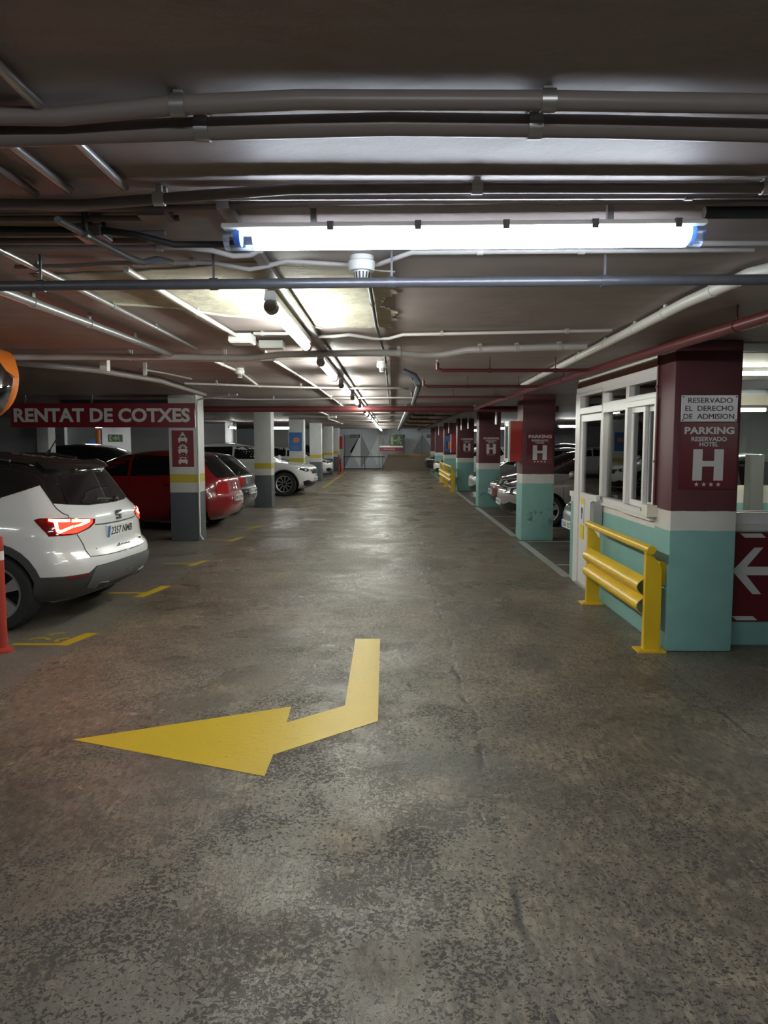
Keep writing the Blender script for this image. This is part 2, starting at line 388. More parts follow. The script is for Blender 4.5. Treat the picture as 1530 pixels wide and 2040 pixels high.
def struct(name, mb, mat, label=None, cat=None, parent=None, **kw):
    o = obj(name, mb, mat, parent, **kw)
    if parent is None: tag(o, label, cat, None, 'structure')
    return o
def dup_tree(root):
    r = root.copy(); COL.objects.link(r)
    for ch in list(root.children):
        c = ch.copy(); COL.objects.link(c); c.parent = r
        for g in list(ch.children):
            d = g.copy(); COL.objects.link(d); d.parent = c
    return r
def text_mb(s, box, o, u, v, bold=0.0, depth=0.002, shear=0.0, space=1.0):
    """lettering fitted to box=(a0,a1,b0,b1) on the plane o + a*u + b*v, raised by depth"""
    cu = bpy.data.curves.new('t', 'FONT'); cu.body = s; cu.size = 1; cu.offset = bold; cu.shear = shear; cu.space_character = space
    cu.resolution_u = 3
    to = bpy.data.objects.new('t', cu); COL.objects.link(to)
    dg = bpy.context.evaluated_depsgraph_get(); dg.update()
    me = bpy.data.meshes.new_from_object(to.evaluated_get(dg))
    bpy.data.objects.remove(to); bpy.data.curves.remove(cu)
    xs = [q.co.x for q in me.vertices]; ys = [q.co.y for q in me.vertices]
    x0, x1, y0, y1 = min(xs), max(xs), min(ys), max(ys)
    a0, a1, b0, b1 = box; o = Vector(o); u = Vector(u); v = Vector(v); nr = u.cross(v).normalized()
    mb = MB()
    mb.add([o + u*(a0+(q.co.x-x0)/(x1-x0)*(a1-a0)) + v*(b0+(q.co.y-y0)/(y1-y0)*(b1-b0)) + nr*depth for q in me.vertices],
           [tuple(p.vertices) for p in me.polygons])
    # skirt so that letters have thickness
    ec = {}
    for p in me.polygons:
        vv = list(p.vertices)
        for i in range(len(vv)):
            e = (vv[i], vv[(i+1) % len(vv)]); k = tuple(sorted(e)); ec.setdefault(k, []).append(e)
    base = len(mb.v); mb.v += [tuple(Vector(q) - nr*depth) for q in mb.v[:base]]
    for k, es in ec.items():
        if len(es) == 1:
            i, j = es[0]; mb.f.append((j, i, i+base, j+base))
    bpy.data.meshes.remove(me)
    return mb

# ================================================================== STRUCTURE
XL, XR, Y0, Y1 = -14.0, 8.5, -6.0, 46.0
struct('floor', MB().box(XL-.1, XR+.1, Y0-.1, Y1+.1, -0.2, 0.0), M['floor'], 'worn brown grey concrete garage floor', 'floor', recentre=False)
struct('ceiling', MB().box(XL-.1, XR+.1, Y0-.1, Y1+.1, HC, HC+0.2), M['ceiling'], 'low painted concrete garage ceiling', 'ceiling', recentre=False)
struct('wall_left', MB().box(XL-.1, XL, Y0, Y1, 0, HC), M['wall_grey'], 'far left grey garage wall', 'wall')
struct('wall_right', MB().box(XR, XR+.1, Y0, Y1, 0, HC), M['wall_dark'], 'dark wall behind the right bays', 'wall')
struct('wall_back', MB().box(XL, XR, Y0-.1, Y0, 0, HC), M['wall_grey'], 'garage wall behind the camera', 'wall')

# ------------------------------------------------------------------ pillars
def pillar(name, x0, x1, y0, y1, mat, label, top=HC):
    return tag(obj(name, MB().box(x0, x1, y0, y1, 0, top), mat, bevel=0.018, smooth=40), label, 'pillar', kind='structure')
RIGHT = [(12.52, 2.165, 2.70), (19.0, 2.19, 2.74), (25.3, 2.20, 2.76), (31.6, 2.20, 2.76), (37.9, 2.20, 2.76), (42.2, 2.20, 2.76)]
rl = ['maroon and teal pillar carrying the red fire cabinet', 'second maroon and teal pillar beyond the booth', 'third maroon and teal pillar beyond the booth',
      'maroon and teal pillar with a blue poster beyond the far guardrail', 'fifth maroon pillar beyond the booth', 'farthest maroon pillar beside the ramp wall']
pillar('pillar', 2.165, 2.68, 5.84, 6.20, M['pillar_near'], 'nearest maroon, white and teal pillar at the booth corner')
for (y, a, b), l in zip(RIGHT, rl): pillar('pillar', a, b, y, y+0.55, M['pillar_r'], l)
LEFT = [(12.48, -3.69, -3.22), (18.93, -3.45, -3.02), (25.2, -3.42, -2.93), (31.5, -3.42, -2.93), (37.8, -3.42, -2.95), (42.3, -3.35, -2.95)]
ll = ['nearest white and grey pillar under the red banner sign', 'second white and grey pillar, left of the white estate car', 'white pillar with the blue poster',
      'fourth white pillar on the left, behind the white car', 'fifth white pillar on the left', 'farthest white pillar on the left, with a red box']
for (y, a, b), l in zip(LEFT, ll): pillar('pillar', a, b, y, y+0.5, M['pillar_l'], l)
# pillars of the second row on the left
for x, y, l in [(-7.49, 16.0, 'white pillar behind the black roofed car, left of the banner'), (-6.45, 29.5, 'slim white pillar far behind the red car')]:
    pillar('pillar', x-0.05, x+0.2, y, y+0.35, M['wall_white'], l)

# ------------------------------------------------------------------ walls behind the left bays
struct('wall_bay_grey', MB().box(-12.5, -7.54, 16.3, 16.5, 0, HC), M['wall_grey'], 'grey wall at the far left under the banner', 'wall')
struct('wall_bay_blue', MB().box(-12.0, -9.55, 22.0, 22.2, 0, HC), M['wall_grey'], 'grey wall beyond the white pillar on the left', 'wall')
struct('wall_exit', MB().box(-9.98, -7.6, 26.0, 26.2, 0, HC), M['wall_white'], 'white wall carrying the exit sign', 'wall')
struct('wall_bay_panel', MB().box(-6.12, -4.9, 17.7, 17.85, 0, HC), M['wall_grey'], 'grey wall left of the nearest white pillar', 'wall')
struct('wall_bay_rear', MB().box(-12.0, -6.6, 32.0, 32.2, 0, HC), M['wall_grey'], 'grey wall behind the dark grey hatchback', 'wall')
struct('wall_bay_far', MB().box(-6.2, -5.2, 38.0, 38.2, 0, HC), M['wall_grey'], 'grey wall behind the white estate car', 'wall')

# ------------------------------------------------------------------ end wall and ramp
struct('wall_end', MB().box(-13.5, 8.4, 45.6, 45.7, 0, HC), M['panel_mid'], 'panelled wall closing the far end of the garage', 'wall')
def end_panel(x0, x1, z0, z1, tris, label):
    t = thing('wall_panel', label, 'wall panel', ((x0+x1)/2, 45.58, z0), group='metal panels on the end wall', kind='structure')
    c = (x0+x1)/2
    obj('sheet', MB().box(x0-c+.03, x1-c-.03, -0.03, 0.0, 0, z1-z0), M['panel_mid'], t)
    for tri, k in tris:
        obj('facet', MB().prism([(a*(x1-x0)+x0-c, b*(z1-z0)) for a, b in tri], (0, -0.05, 0), (1,0,0), (0,0,1), 0.03), M[k], t)  # same metal throughout; lit and shaded facets differ by painted colour
E_ = [(-2.85, -1.85, [([(.03,.03),(.97,.97),(.03,.97)], 'panel_dark'), ([(.97,.97),(.97,.03),(.35,.5)], 'panel_lit')], 'first metal panel from the left on the end wall'),
      (-1.85, -0.75, [([(.03,.97),(.03,.03),(.5,.45)], 'panel_dark'), ([(.97,.97),(.97,.03),(.55,.5)], 'panel_lit')], 'second metal panel from the left on the end wall'),
      (-0.75, 0.75, [([(.05,.97),(.5,.97),(.3,.7)], 'panel_lit'), ([(.03,.03),(.4,.03),(.03,.5)], 'panel_lit')], 'metal panel behind the exit sign on the end wall'),
      (0.75, 1.85, [([(.03,.97),(.03,.03),(.45,.5)], 'panel_lit'), ([(.97,.97),(.97,.03),(.5,.5)], 'panel_dark')], 'metal panel right of the exit sign'),
      (1.85, 3.0, [([(.03,.97),(.6,.5),(.03,.03)], 'panel_dark'), ([(.97,.03),(.97,.9),(.6,.5)], 'panel_mid')], 'rightmost metal panel on the end wall')]
for x0, x1, tr, l in E_: end_panel(x0, x1, 0.02, 2.12, tr, l)
for x0, x1, l in [(-2.5, -1.9, 'left ventilation grille high on the end wall'), (0.2, 0.8, 'middle ventilation grille high on the end wall'), (2.1, 2.75, 'right ventilation grille high on the end wall')]:
    v = thing('vent_grille', l, 'vent', ((x0+x1)/2, 45.525, 1.88), group='vents on the end wall'); h = (x1-x0)/2
    obj('vent_frame', MB().box(-h, h, -.02, .01, 0, .2), M['black'], v)
    sl = MB()
    for k in range(8): sl.box(-h+.03+k*(2*h-.06)/8, -h+.03+(k+.5)*(2*h-.06)/8, -.03, -.02, .02, .18)
    obj('slats', sl, M['panel_dark'], v)
# ramp side wall with a sloping left end and ochre top edge
r = thing('ramp_wall', 'low brown rendered ramp wall with ochre top rail in front of the end wall', 'ramp wall', (1.2, 44.4, 0), kind='structure')
obj('body', MB().prism([(-1.8,0),(2.6,0),(2.6,.84),(-1.4,.84),(-1.55,.6)], (0,0,0), (1,0,0), (0,0,1), .16), M['ramp_brown'], r)
obj('top_rail', MB().box(-1.42, 2.6, -.03, .2, .84, .93), M['ochre'], r)
r = thing('handrail', 'black metal handrail in front of the end wall, left of the ramp', 'handrail', (-1.6, 44.3, 0))
obj('rail', MB().box(-1.2, 1.2, -.02, .02, .74, .80), M['black'], r)
for x in (-1.18, .03, 1.08): obj('post', MB().box(x-.02, x+.02, -.02, .02, 0, .74), M['black'], r)
obj('lower_rail', MB().box(-1.2, 1.0, -.015, .015, .05, .09), M['black'], r)
# red information sign and green exit sign at the end
s_ = thing('hanging_sign', 'long red sign with white top strip hanging before the end wall', 'sign', (-0.01, 44.0, 1.12))
obj('panel', MB().box(-.67, .67, -.02, .02, 0, .2), M['red_sign'], s_); obj('strip', MB().box(-.67, .67, -.02, .02, .2, .29), M['sign_letter'], s_)
for x0, x1 in ((-.60,-.54), (-.48,-.20), (-.16,.22)): obj('faded_print', MB().box(x0, x1, -.022, -.02, .07, .13), M['faded_print'], s_)
for x in (-.49, .49): obj('hanger', MB().box(x-.01,x+.01,-.01,.01,.29,1.299), M['black'], s_)
def running_man(mb, cx, cz, k, y):
    o = (cx, y, cz); u = (1,0,0); v = (0,0,1)
    mb.prism([(math.cos(t)*.10*k+.02*k, math.sin(t)*.10*k+.36*k) for t in [2*PI*i/10 for i in range(10)]], o, u, v, .003)
    for poly in ([(-.10,.24),(.06,.26),(.12,-.05),(-.05,-.08)], [(.05,.22),(.28,.10),(.26,.04),(.02,.14)], [(-.08,.24),(-.28,.12),(-.24,.07),(-.06,.16)],
                 [(.02,-.05),(.12,-.05),(.26,-.24),(.16,-.42),(.08,-.40),(.14,-.24)], [(-.05,-.06),(.06,-.06),(-.02,-.26),(-.26,-.30),(-.26,-.22),(-.10,-.20)]):
        mb.prism([(a*k, b*k) for a, b in poly], o, u, v, .003)
def exit_sign(name, label, x, y, z, w_, h_):
    s = thing(name, label, 'sign', (x, y, z))
    obj('panel', MB().box(-w_/2, w_/2, -.012, .012, 0, h_), M['green_sign'], s)
    mb = MB(); running_man(mb, w_*.22, h_*.5, h_*1.0, -.016)
    mb.box(-w_*.42, -w_*.20, -.016, -.012, h_*.1, h_*.9); mb.prism([(-.12,.04),(.0,.04),(.0,.1),(.1,0),(.0,-.1),(.0,-.04),(-.12,-.04)], (-w_*.02, -.016, h_*.5), (1,0,0), (0,0,1), .003)
    obj('pictogram', mb, M['glow_print'], s)
    return s
exit_sign('exit_sign', 'green exit sign on the white wall below the red banner', -9.52, 25.985, 1.655, .49, .24)
e_ = exit_sign('exit_sign', 'large green exit sign hanging in front of the end wall', 0.27, 44.6, 1.42, .78, .6)
for x in (-.3, .3): obj('hanger', MB().box(x-.005,x+.005,-.005,.005,.6,.999), M['black'], e_)

# ------------------------------------------------------------------ attendant booth
BX = 2.17; BR = 4.75; BY0, BY1 = 6.05, 8.93
struct('wall_booth_left', MB().box(BX, BX+.1, 6.2, 7.80, 0, 1.03), M['booth_wall'], 'teal side wall of the booth under its windows', 'wall', bevel=.006)
struct('wall_booth_front', MB().box(2.68, BR, BY0, BY0+.1, 0, .99), M['booth_wall'], 'teal front wall of the booth behind the arrow sign', 'wall')
struct('wall_booth_rear', MB().box(BX+.1, BR, BY1-.1, BY1, 0, 1.09), M['booth_wall'], 'teal rear wall inside the booth', 'wall')
struct('wall_booth_right', MB().box(BR, BR+.1, BY0, BY1, 0, HC), M['wall_white'], 'white right wall inside the booth', 'wall')
t = thing('wall_booth_end', 'low teal wall end with white cap beside the booth door', 'wall', (2.16, 9.03, 0), kind='structure')
obj('pier', MB().box(.015, .5, -.09, .09, 0, 1.0), M['booth_wall'], t); obj('cap', MB().box(.0, .5, -.1, .1, 1.0, 1.06), M['white'], t)
struct('ceiling_booth', MB().box(BX+.11, BR, 6.16, BY1-.1, 2.37, 2.39), M['wall_white'], 'white ceiling panel inside the booth', 'ceiling')
# fascia above the windows
f_ = thing('trim_booth', 'white and brown fascia over the booth windows', 'fascia', (BX+.04, 7.55, 2.20), kind='structure')
obj('head', MB().box(-.04, .05, -1.35, 1.38, 0, .065), M['white'], f_)
obj('brown_board', MB().box(-.03, .05, -1.35, 1.38, .065, .12), M['brown_board'], f_)
obj('top_strip', MB().box(-.02, .05, -1.35, 1.38, .12, .218), M['white'], f_)
def frame_yz(mb, x0, x1, y0, y1, z0, z1, b):
    mb.box(x0, x1, y0, y1, z0, z0+b).box(x0, x1, y0, y1, z1-b, z1).box(x0, x1, y0, y0+b, z0+b, z1-b).box(x0, x1, y1-b, y1, z0+b, z1-b); return mb
# door
d = thing('door_1', 'white booth door with tall glass pane', 'door', (BX, 8.26, 0), kind='structure')
fm = MB(); fm.box(-.01, .09, .46, .66, 0, 2.20).box(-.01, .09, -.47, -.44, 0, 2.20).box(-.01, .09, -.44, .46, 1.96, 2.03).box(-.01, .09, -.44, .46, 2.16, 2.20)
obj('door_frame', fm, M['white'], d, bevel=.004)
lf = MB(); frame_yz(lf, .005, .055, -.43, .45, 1.0, 1.95, .075); lf.box(.005, .055, -.43, .45, .03, 1.0)
leaf = obj('door_leaf', lf, M['white'], d, bevel=.004)
obj('glass', MB().box(.025, .031, -.37, .39, 1.06, 1.89), M['glass'], d)
obj('transom_glass', MB().box(.04, .046, -.44, .46, 2.03, 2.16), M['glass'], d)
obj('handle', MB().tube([(0,-.38,.96),(-.05,-.38,.96),(-.05,-.26,.96)], .01, 8), M['chrome'], d, smooth=40)
obj('threshold', MB().box(-.03, .1, -.44, .46, 0, .03), M['galv'], d)
# fixed window
wn = thing('window_1', 'fixed booth window between the door and the sliding hatch', 'window', (BX, 7.45, 1.03), kind='structure')
fr = MB(); frame_yz(fr, -.01, .09, -.46, .36, 0, .97, .055); frame_yz(fr, -.01, .09, -.46, .36, .97, 1.17, .045)
obj('window_frame', fr, M['white'], wn, bevel=.004)
obj('glass', MB().box(.04, .046, -.41, .31, .05, .92), M['glass'], wn); obj('transom_glass', MB().box(.04, .046, -.42, .32, 1.01, 1.13), M['glass'], wn)
obj('sill', MB().box(-.03, .1, -.46, .36, -.025, 0), M['white'], wn)
# sliding window
wn = thing('window_2', 'sliding service window of the booth next to the maroon pillar', 'window', (BX, 6.59, 1.03), kind='structure')
fr = MB(); frame_yz(fr, -.02, .10, -.40, .40, 0, .98, .05); frame_yz(fr, -.01, .09, -.40, .40, .98, 1.17, .045)
obj('window_frame', fr, M['white'], wn, bevel=.004)
for (a, b, xx) in ((-.02, .35, .02), (-.36, .03, .055)):
    sf = MB(); frame_yz(sf, xx, xx+.03, a, b, .05, .93, .05); q = obj('sash', sf, M['white'], wn, bevel=.003)
    obj('glass', MB().box(xx+.012, xx+.018, a+.05, b-.05, .10, .88), M['glass'], q)
obj('transom_glass', MB().box(.04, .046, -.36, .36, 1.02, 1.13), M['glass'], wn)
obj('sill', MB().box(-.04, .1, -.40, .40, -.03, 0), M['white'], wn)
# front window (right of the pillar)
wn = thing('window_3', 'wide front window of the booth right of the maroon pillar', 'window', (3.7, BY0, .99), kind='structure')
fr = MB().box(-1.02, 1.05, -.01, .09, 0, .09).box(-1.02, 1.05, -.01, .09, 1.075, 1.145).box(-1.02, 1.05, -.01, .09, 1.37, 1.43).box(-1.02, -.98, -.01, .09, .09, 1.37).box(1.0, 1.05, -.01, .09, .09, 1.37)
obj('window_frame', fr, M['white'], wn, bevel=.004)
obj('glass', MB().box(-.98, 1.0, .04, .046, .09, 1.075), M['glass'], wn); obj('transom_glass', MB().box(-.98, 1.0, .04, .046, 1.145, 1.37), M['glass'], wn)
# rear window
wn = thing('window_4', 'rear window of the booth seen through the front glass', 'window', (3.5, BY1-.05, 1.09), kind='structure')
fr = MB().box(-1.25, 1.25, -.05, .05, 0, .05).box(-1.25, 1.25, -.05, .05, .98, 1.10).box(-1.25, 1.25, -.05, .05, 1.28, 1.35)
for x in (-1.23, -.4, .42, 1.2): fr.box(x, x+.05, -.05, .05, .05, 1.28)
obj('window_frame', fr, M['counter'], wn)
obj('glass', MB().box(-1.2, 1.2, -.003, .003, .05, .98), M['glass'], wn)
# booth contents
t = thing('ceiling_light', 'fluorescent light on the booth ceiling', 'lamp', (3.3, 7.5, 2.30))
obj('housing', MB().box(-.5, .5, -.06, .06, .03, .07), M['white'], t); obj('diffuser', MB().box(-.48, .48, -.05, .05, 0, .03), M['tube_booth'], t)
t = thing('desk', 'cream desk along the inside of the booth windows', 'desk', (2.62, 7.2, 0))
obj('desk_top', MB().box(-.33, .33, -.8, .6, .93, .97), M['counter'], t); obj('desk_leg', MB().box(-.3, .3, -.78, -.74, 0, .93), M['counter'], t); obj('desk_leg', MB().box(-.3, .3, .54, .58, 0, .93), M['counter'], t)
t = thing('office_chair', 'dark office chair inside the booth', 'chair', (3.42, 6.75, 0))
obj('backrest', MB().box(-.24, .24, .16, .24, .55, 1.02), M['charcoal'], t, bevel=.03, smooth=40); obj('seat', MB().box(-.24, .24, -.24, .2, .42, .5), M['charcoal'], t, bevel=.02)
obj('gas_column', MB().tube([(0,0,.06),(0,0,.42)], .03), M['black'], t); bs = MB()
for k in range(5): bs.tube([(0,0,.07),(.28*math.cos(k*1.2566),.28*math.sin(k*1.2566),.03)], .02, 6)
obj('star_base', bs, M['black'], t)
t = thing('metal_cabinet', 'tall grey cabinet against the rear window of the booth', 'cabinet', (4.20, 8.73, 0))
obj('body', MB().box(-.09, .07, -.05, .08, 0, 1.5), M['cabinet'], t); obj('door', MB().box(-.08, .06, -.06, -.05, .05, 1.45), M['cabinet'], t)
t = thing('sanitizer_bottle', 'white pump bottle on the booth desk', 'bottle', (2.42, 7.35, .97))
obj('body', MB().lathe([(0,0),(.035,0),(.035,.12),(.012,.15),(.012,.165),(0,.165)], (0,0,0), n=14), M['white'], t, smooth=40); obj('pump', MB().box(-.006,.006,-.006,.006,.165,.2).box(-.01,.04,-.01,.01,.2,.212), M['white'], t)
t = thing('notice_sheet', 'printed paper notice taped inside the fixed booth window', 'notice', (BX+.06, 7.24, 1.10))
obj('sheet', MB().box(0, .002, -.10, .10, 0, .24), M['paper'], t); ln = MB()
for k in range(6): ln.box(-.0015, 0, -.08, .08, .03+k*.035, .04+k*.035)
obj('print', ln, M['charcoal'], t)
t = thing('lanyard', 'black and white lanyard hanging in the booth window', 'lanyard', (BX+.06, 7.74, 1.08))
lb = MB()
for k in range(4): lb.box(-.004, .004, -.02, .02, k*.05, k*.05+.032)
obj('strap', lb.box(-.003, .003, -.004, .004, 0, .3), M['black'], t)
t = thing('letterbox', 'brushed metal leaflet holder fixed beside the booth door', 'leaflet holder', (BX-.05, 7.77, .80))
obj('box', MB().prism([(-.05,0),(.04,0),(.04,.27),(-.05,.22)], (0,-.07,0), (1,0,0), (0,0,1), .14), M['brushed'], t); obj('leaflet', MB().box(-.02, .02, -.05, .05, .2, .30), M['paper'], t)
t = thing('door_notice', 'white printed notice on the booth door', 'notice', (BX-.003, 7.98, .83)); obj('sheet', MB().box(-.002, .003, -.05, .05, 0, .17), M['paper'], t); ln = MB()
for k in range(4): ln.box(-.003, -.002, -.035, .035, .02+k*.035, .04+k*.035)
obj('print', ln, M['pipe_grey'], t)
t = thing('camera_sticker', 'yellow and white surveillance camera sticker on the booth door', 'sticker', (BX-.003, 8.55, .55))
obj('backing', MB().box(0, .006, -.07, .07, .18, .46), M['paper'], t); obj('header', MB().box(-.002, 0, -.07, .07, .40, .46), M['yellow_print'], t); obj('lower_label', MB().box(-.002, .006, -.07, .07, 0, .16), M['yellow_print'], t)
obj('pictogram', MB().prism([(-.03,.36),(.035,.35),(.03,.29),(.01,.28),(0,.22),(-.02,.23),(-.015,.29),(-.03,.30)], (-.002,0,0), (0,-1,0), (0,0,1), .002), M['black'], t)
t = thing('intercom_camera', 'small beige box with black lens on the booth sill', 'intercom', (BX-.05, 6.20, 1.035))
obj('body', MB().box(-.04, .05, -.07, .07, 0, .10), M['counter'], t, bevel=.008); obj('lens', MB().lathe([(0,0),(.02,0),(.02,.02),(0,.02)], (-.02,.07,.05), 'y', 14), M['black'], t)
t = thing('conduit', 'thin maroon conduit running down the booth side of the near pillar', 'conduit', (2.15, 6.17, 1.13)); obj('tube', MB().tube([(0,0,0),(0,0,1.27)], .011, 8), M['maroon'], t, smooth=50)
for z in (.35, .95): obj('clip', MB().box(-.014,.014,-.016,.016,z,z+.02), M['maroon'], t)

# ------------------------------------------------------------------ yellow guardrails
def guardrail(x, ys, label, wall):
    y0, y1 = min(ys), max(ys); t = thing('guardrail', label, 'guardrail', (x, (y0+y1)/2, 0), group='yellow guardrails'); c = (y0+y1)/2
    for y in ys:
        p = obj('post', MB().prism([(-.045,.012),(.085,.012),(.085,.66),(-.01,.80),(-.045,.80)], (0,y-c-.025,0), (1,0,0), (0,0,1), .05), M['yellow_steel'], t, bevel=.004)
        obj('base_plate', MB().box(-.10, .12, y-c-.08, y-c+.08, 0, .014).lathe([(0,.014),(.012,.014),(.012,.026),(0,.026)], (-.075,y-c-.05,0), n=6).lathe([(0,.014),(.012,.014),(.012,.026),(0,.026)], (.1,y-c+.05,0), n=6), M['yellow_steel'], p)
    obj('top_rail', MB().tube([(-.025,y0-c-.09,.815),(-.025,y1-c+.05,.815)], .034, 16), M['yellow_steel'], t, smooth=50)
    prof = []
    # corrugated beam: two humps facing the aisle
    for k in range(25):
        z = k/24*.31; h = abs(math.sin(PI*2*(k/24)))**0.8*.075
        prof.append((-.02-h, .27+z))
    poly = prof + [(a+.006, b) for a, b in prof[::-1]]
    mb = MB(); n = len(prof); yy = [y0-c+.03, y1-c-.03]
    vs = [(a, y, b) for y in yy for a, b in poly]; m_ = len(poly)
    fs = [(i, (i+1) % m_, m_+(i+1) % m_, m_+i) for i in range(m_)]
    for i in range(n-1): fs.append((i, i+1, m_-2-i, m_-1-i)); fs.append((m_+i, 2*m_-1-i, 2*m_-2-i, m_+i+1))
    obj('beam', mb.add(vs, fs), M['yellow_steel'], t, smooth=50)
    if wall: obj('wall_plate', MB().box(.085, .135, y0-c+.03, y0-c+.06, .52, .70).box(.10, .135, y0-c+.06, y0-c+.2, .52, .70), M['yellow_steel'], t)
    return t
guardrail(2.035, [5.87, 7.62], 'near yellow steel guardrail in front of the booth wall', True)
guardrail(2.02, [25.05, 28.0, 30.9], 'far yellow guardrail beyond the H pillars on the right', False)

# ------------------------------------------------------------------ signs on pillars
def star(cx, cz, r):
    return [(cx+(r if k % 2 == 0 else r*.42)*math.sin(k*PI/5), cz+(r if k % 2 == 0 else r*.42)*math.cos(k*PI/5)) for k in range(10)]
def hotel_sign(xc, y, label):
    t = thing('parking_sign', label, 'sign', (xc, y, 1.285), group='hotel parking signs on the maroon pillars')
    obj('panel', MB().box(-.217, .217, -.005, .004, 0, .51), M['maroon_sign'], t)
    o = (0, -.0055, 0); u = (1,0,0); v = (0,0,1)
    for s, b, bd in (('PARKING', (-.19, .19, .422, .478), .035), ('RESERVADO', (-.135, .135, .368, .403), .02), ('HOTEL', (-.072, .072, .329, .362), .02)):
        obj('lettering', text_mb(s, b, o, u, v, bd), M['sign_letter'], t)
    obj('letter_h', MB().prism([(-.117,.067),(-.045,.067),(-.045,.175),(.045,.175),(.045,.067),(.117,.067),(.117,.307),(.045,.307),(.045,.217),(-.045,.217),(-.045,.307),(-.117,.307)], o, u, v, .002), M['sign_letter'], t)
    sm = MB()
    for k in range(4): sm.prism(star(-.084+k*.056, .037, .019), o, u, v, .002)
    obj('stars', sm, M['sign_letter'], t)
hotel_sign(2.437, 5.835, 'maroon hotel parking sign on the nearest pillar under the white notice')
hotel_sign(2.452, 12.515, 'maroon hotel parking sign beside the red fire cabinet')
hotel_sign(2.50, 18.995, 'maroon hotel parking sign on the second pillar beyond the booth')
hotel_sign(2.52, 25.295, 'maroon hotel parking sign on the third pillar beyond the booth')
t = thing('admission_sign', 'white metal admission notice screwed to the nearest maroon pillar', 'sign', (2.43, 5.832, 1.803))
obj('plate', MB().box(-.214, .214, -.006, .004, 0, .2), M['sign_white'], t, bevel=.002)
L = MB()
for s, b in (('RESERVADO', (-.165, .172, .142, .181)), ('EL  DERECHO', (-.185, .18, .082, .121)), ('DE  ADMISION', (-.197, .188, .020, .060))):
    obj('lettering', text_mb(s, b, (0,-.0065,0), (1,0,0), (0,0,1), .0), M['sign_text_dark'], t)
for x in (-.203, .203):
    for z in (.012, .188): obj('screw', MB().lathe([(0,-.004),(.006,-.004),(.006,0),(0,0)], (x,-.006,z), 'y', 8), M['charcoal'], t)
# arrow sign on the booth front
t = thing('arrow_sign', 'maroon sign with a white left arrow on the booth front wall', 'sign', (3.42, BY0-.005, .197))
obj('panel', MB().box(-.70, .70, -.012, .004, 0, .73), M['maroon_sign'], t)
o = (-.67, -.0135, .365); u = (1,0,0); v = (0,0,1)
obj('arrow', MB().prism([(.0,.05),(.17,.24),(.24,.24),(.115,.085),(.9,.085),(.9,.015),(.115,.015),(.24,-.14),(.17,-.14)], o, u, v, .002), M['sign_letter'], t)
st = MB()
for k in range(4):
    x = -.62+k*.34; st.prism([(x,.72),(x+.17,.72),(x+.21,.685),(x+.04,.685)], (0,-.0135,0), u, v, .002); st.prism([(x-.04,.045),(x+.13,.045),(x+.17,.01),(x,.01)], (0,-.0135,0), u, v, .002)
obj('edge_stripes', st, M['sign_letter'], t)
# car wash banner
t = thing('banner_sign', 'long dark red banner sign reading RENTAT DE COTXES', 'sign', (-4.75, 12.45, 1.885))
obj('panel', MB().box(-1.52, 1.52, -.02, .02, 0, .395), M['red_sign'], t)
obj('lettering', text_mb('RENTAT DE COTXES', (-1.47, 1.44, .085, .315), (0,-.021,0), (1,0,0), (0,0,1), .035), M['sign_letter'], t)
obj('bracket', MB().box(-1.3,-1.27,.0,.02,.395,.53).box(-.2,-.17,.0,.02,.395,.53), M['galv_dark'], t)
t = thing('car_wash_sign', 'small red sign with three white car pictograms on the nearest white pillar', 'sign', (-3.452, 12.475, 1.236))
obj('panel', MB().box(-.178, .178, -.006, .004, 0, .6), M['red_sign'], t)
def car_icon(mb, cz, kind):
    o = (0, -.0065, cz); u = (1,0,0); v = (0,0,1); D = .002
    mb.prism([(-.075,-.035),(.075,-.035),(.078,.012),(.055,.022),(.04,.06),(-.04,.06),(-.055,.022),(-.078,.012)], o, u, v, D)
    mb.prism([(-.07,-.058),(-.042,-.058),(-.042,-.036),(-.07,-.036)], o, u, v, D); mb.prism([(.042,-.058),(.07,-.058),(.07,-.036),(.042,-.036)], o, u, v, D)
    if kind == 0: mb.prism([(-.03,.065),(.03,.065),(.03,.085),(.012,.09),(.012,.11),(-.012,.11),(-.012,.09),(-.03,.085)], o, u, v, D)
    if kind == 1:
        for x, z in ((-.06,.045),(.06,.045),(-.035,.075),(.035,.075),(0,.085)): mb.prism([(x+.016*math.cos(a), z+.016*math.sin(a)) for a in [k*PI/4 for k in range(8)]], o, u, v, D)
    if kind == 2:
        for x, z in ((-.065,.055),(.065,.055),(-.05,.085),(.05,.085),(0,.1)): mb.prism([(x+.007*math.cos(a), z+.007*math.sin(a)) for a in [k*PI/3 for k in range(6)]], o, u, v, D)
def dark_icon(mb, cz): mb.prism([(-.038,.022),(.038,.022),(.028,.05),(-.028,.05)], (0,-.0088,cz), (1,0,0), (0,0,1), .001)
a = MB(); b = MB()
for k, cz in enumerate((.46, .275, .10)): car_icon(a, cz, k); dark_icon(b, cz)
obj('pictogram', a, M['sign_letter'], t); obj('pictogram_window', b, M['red_sign'], t)
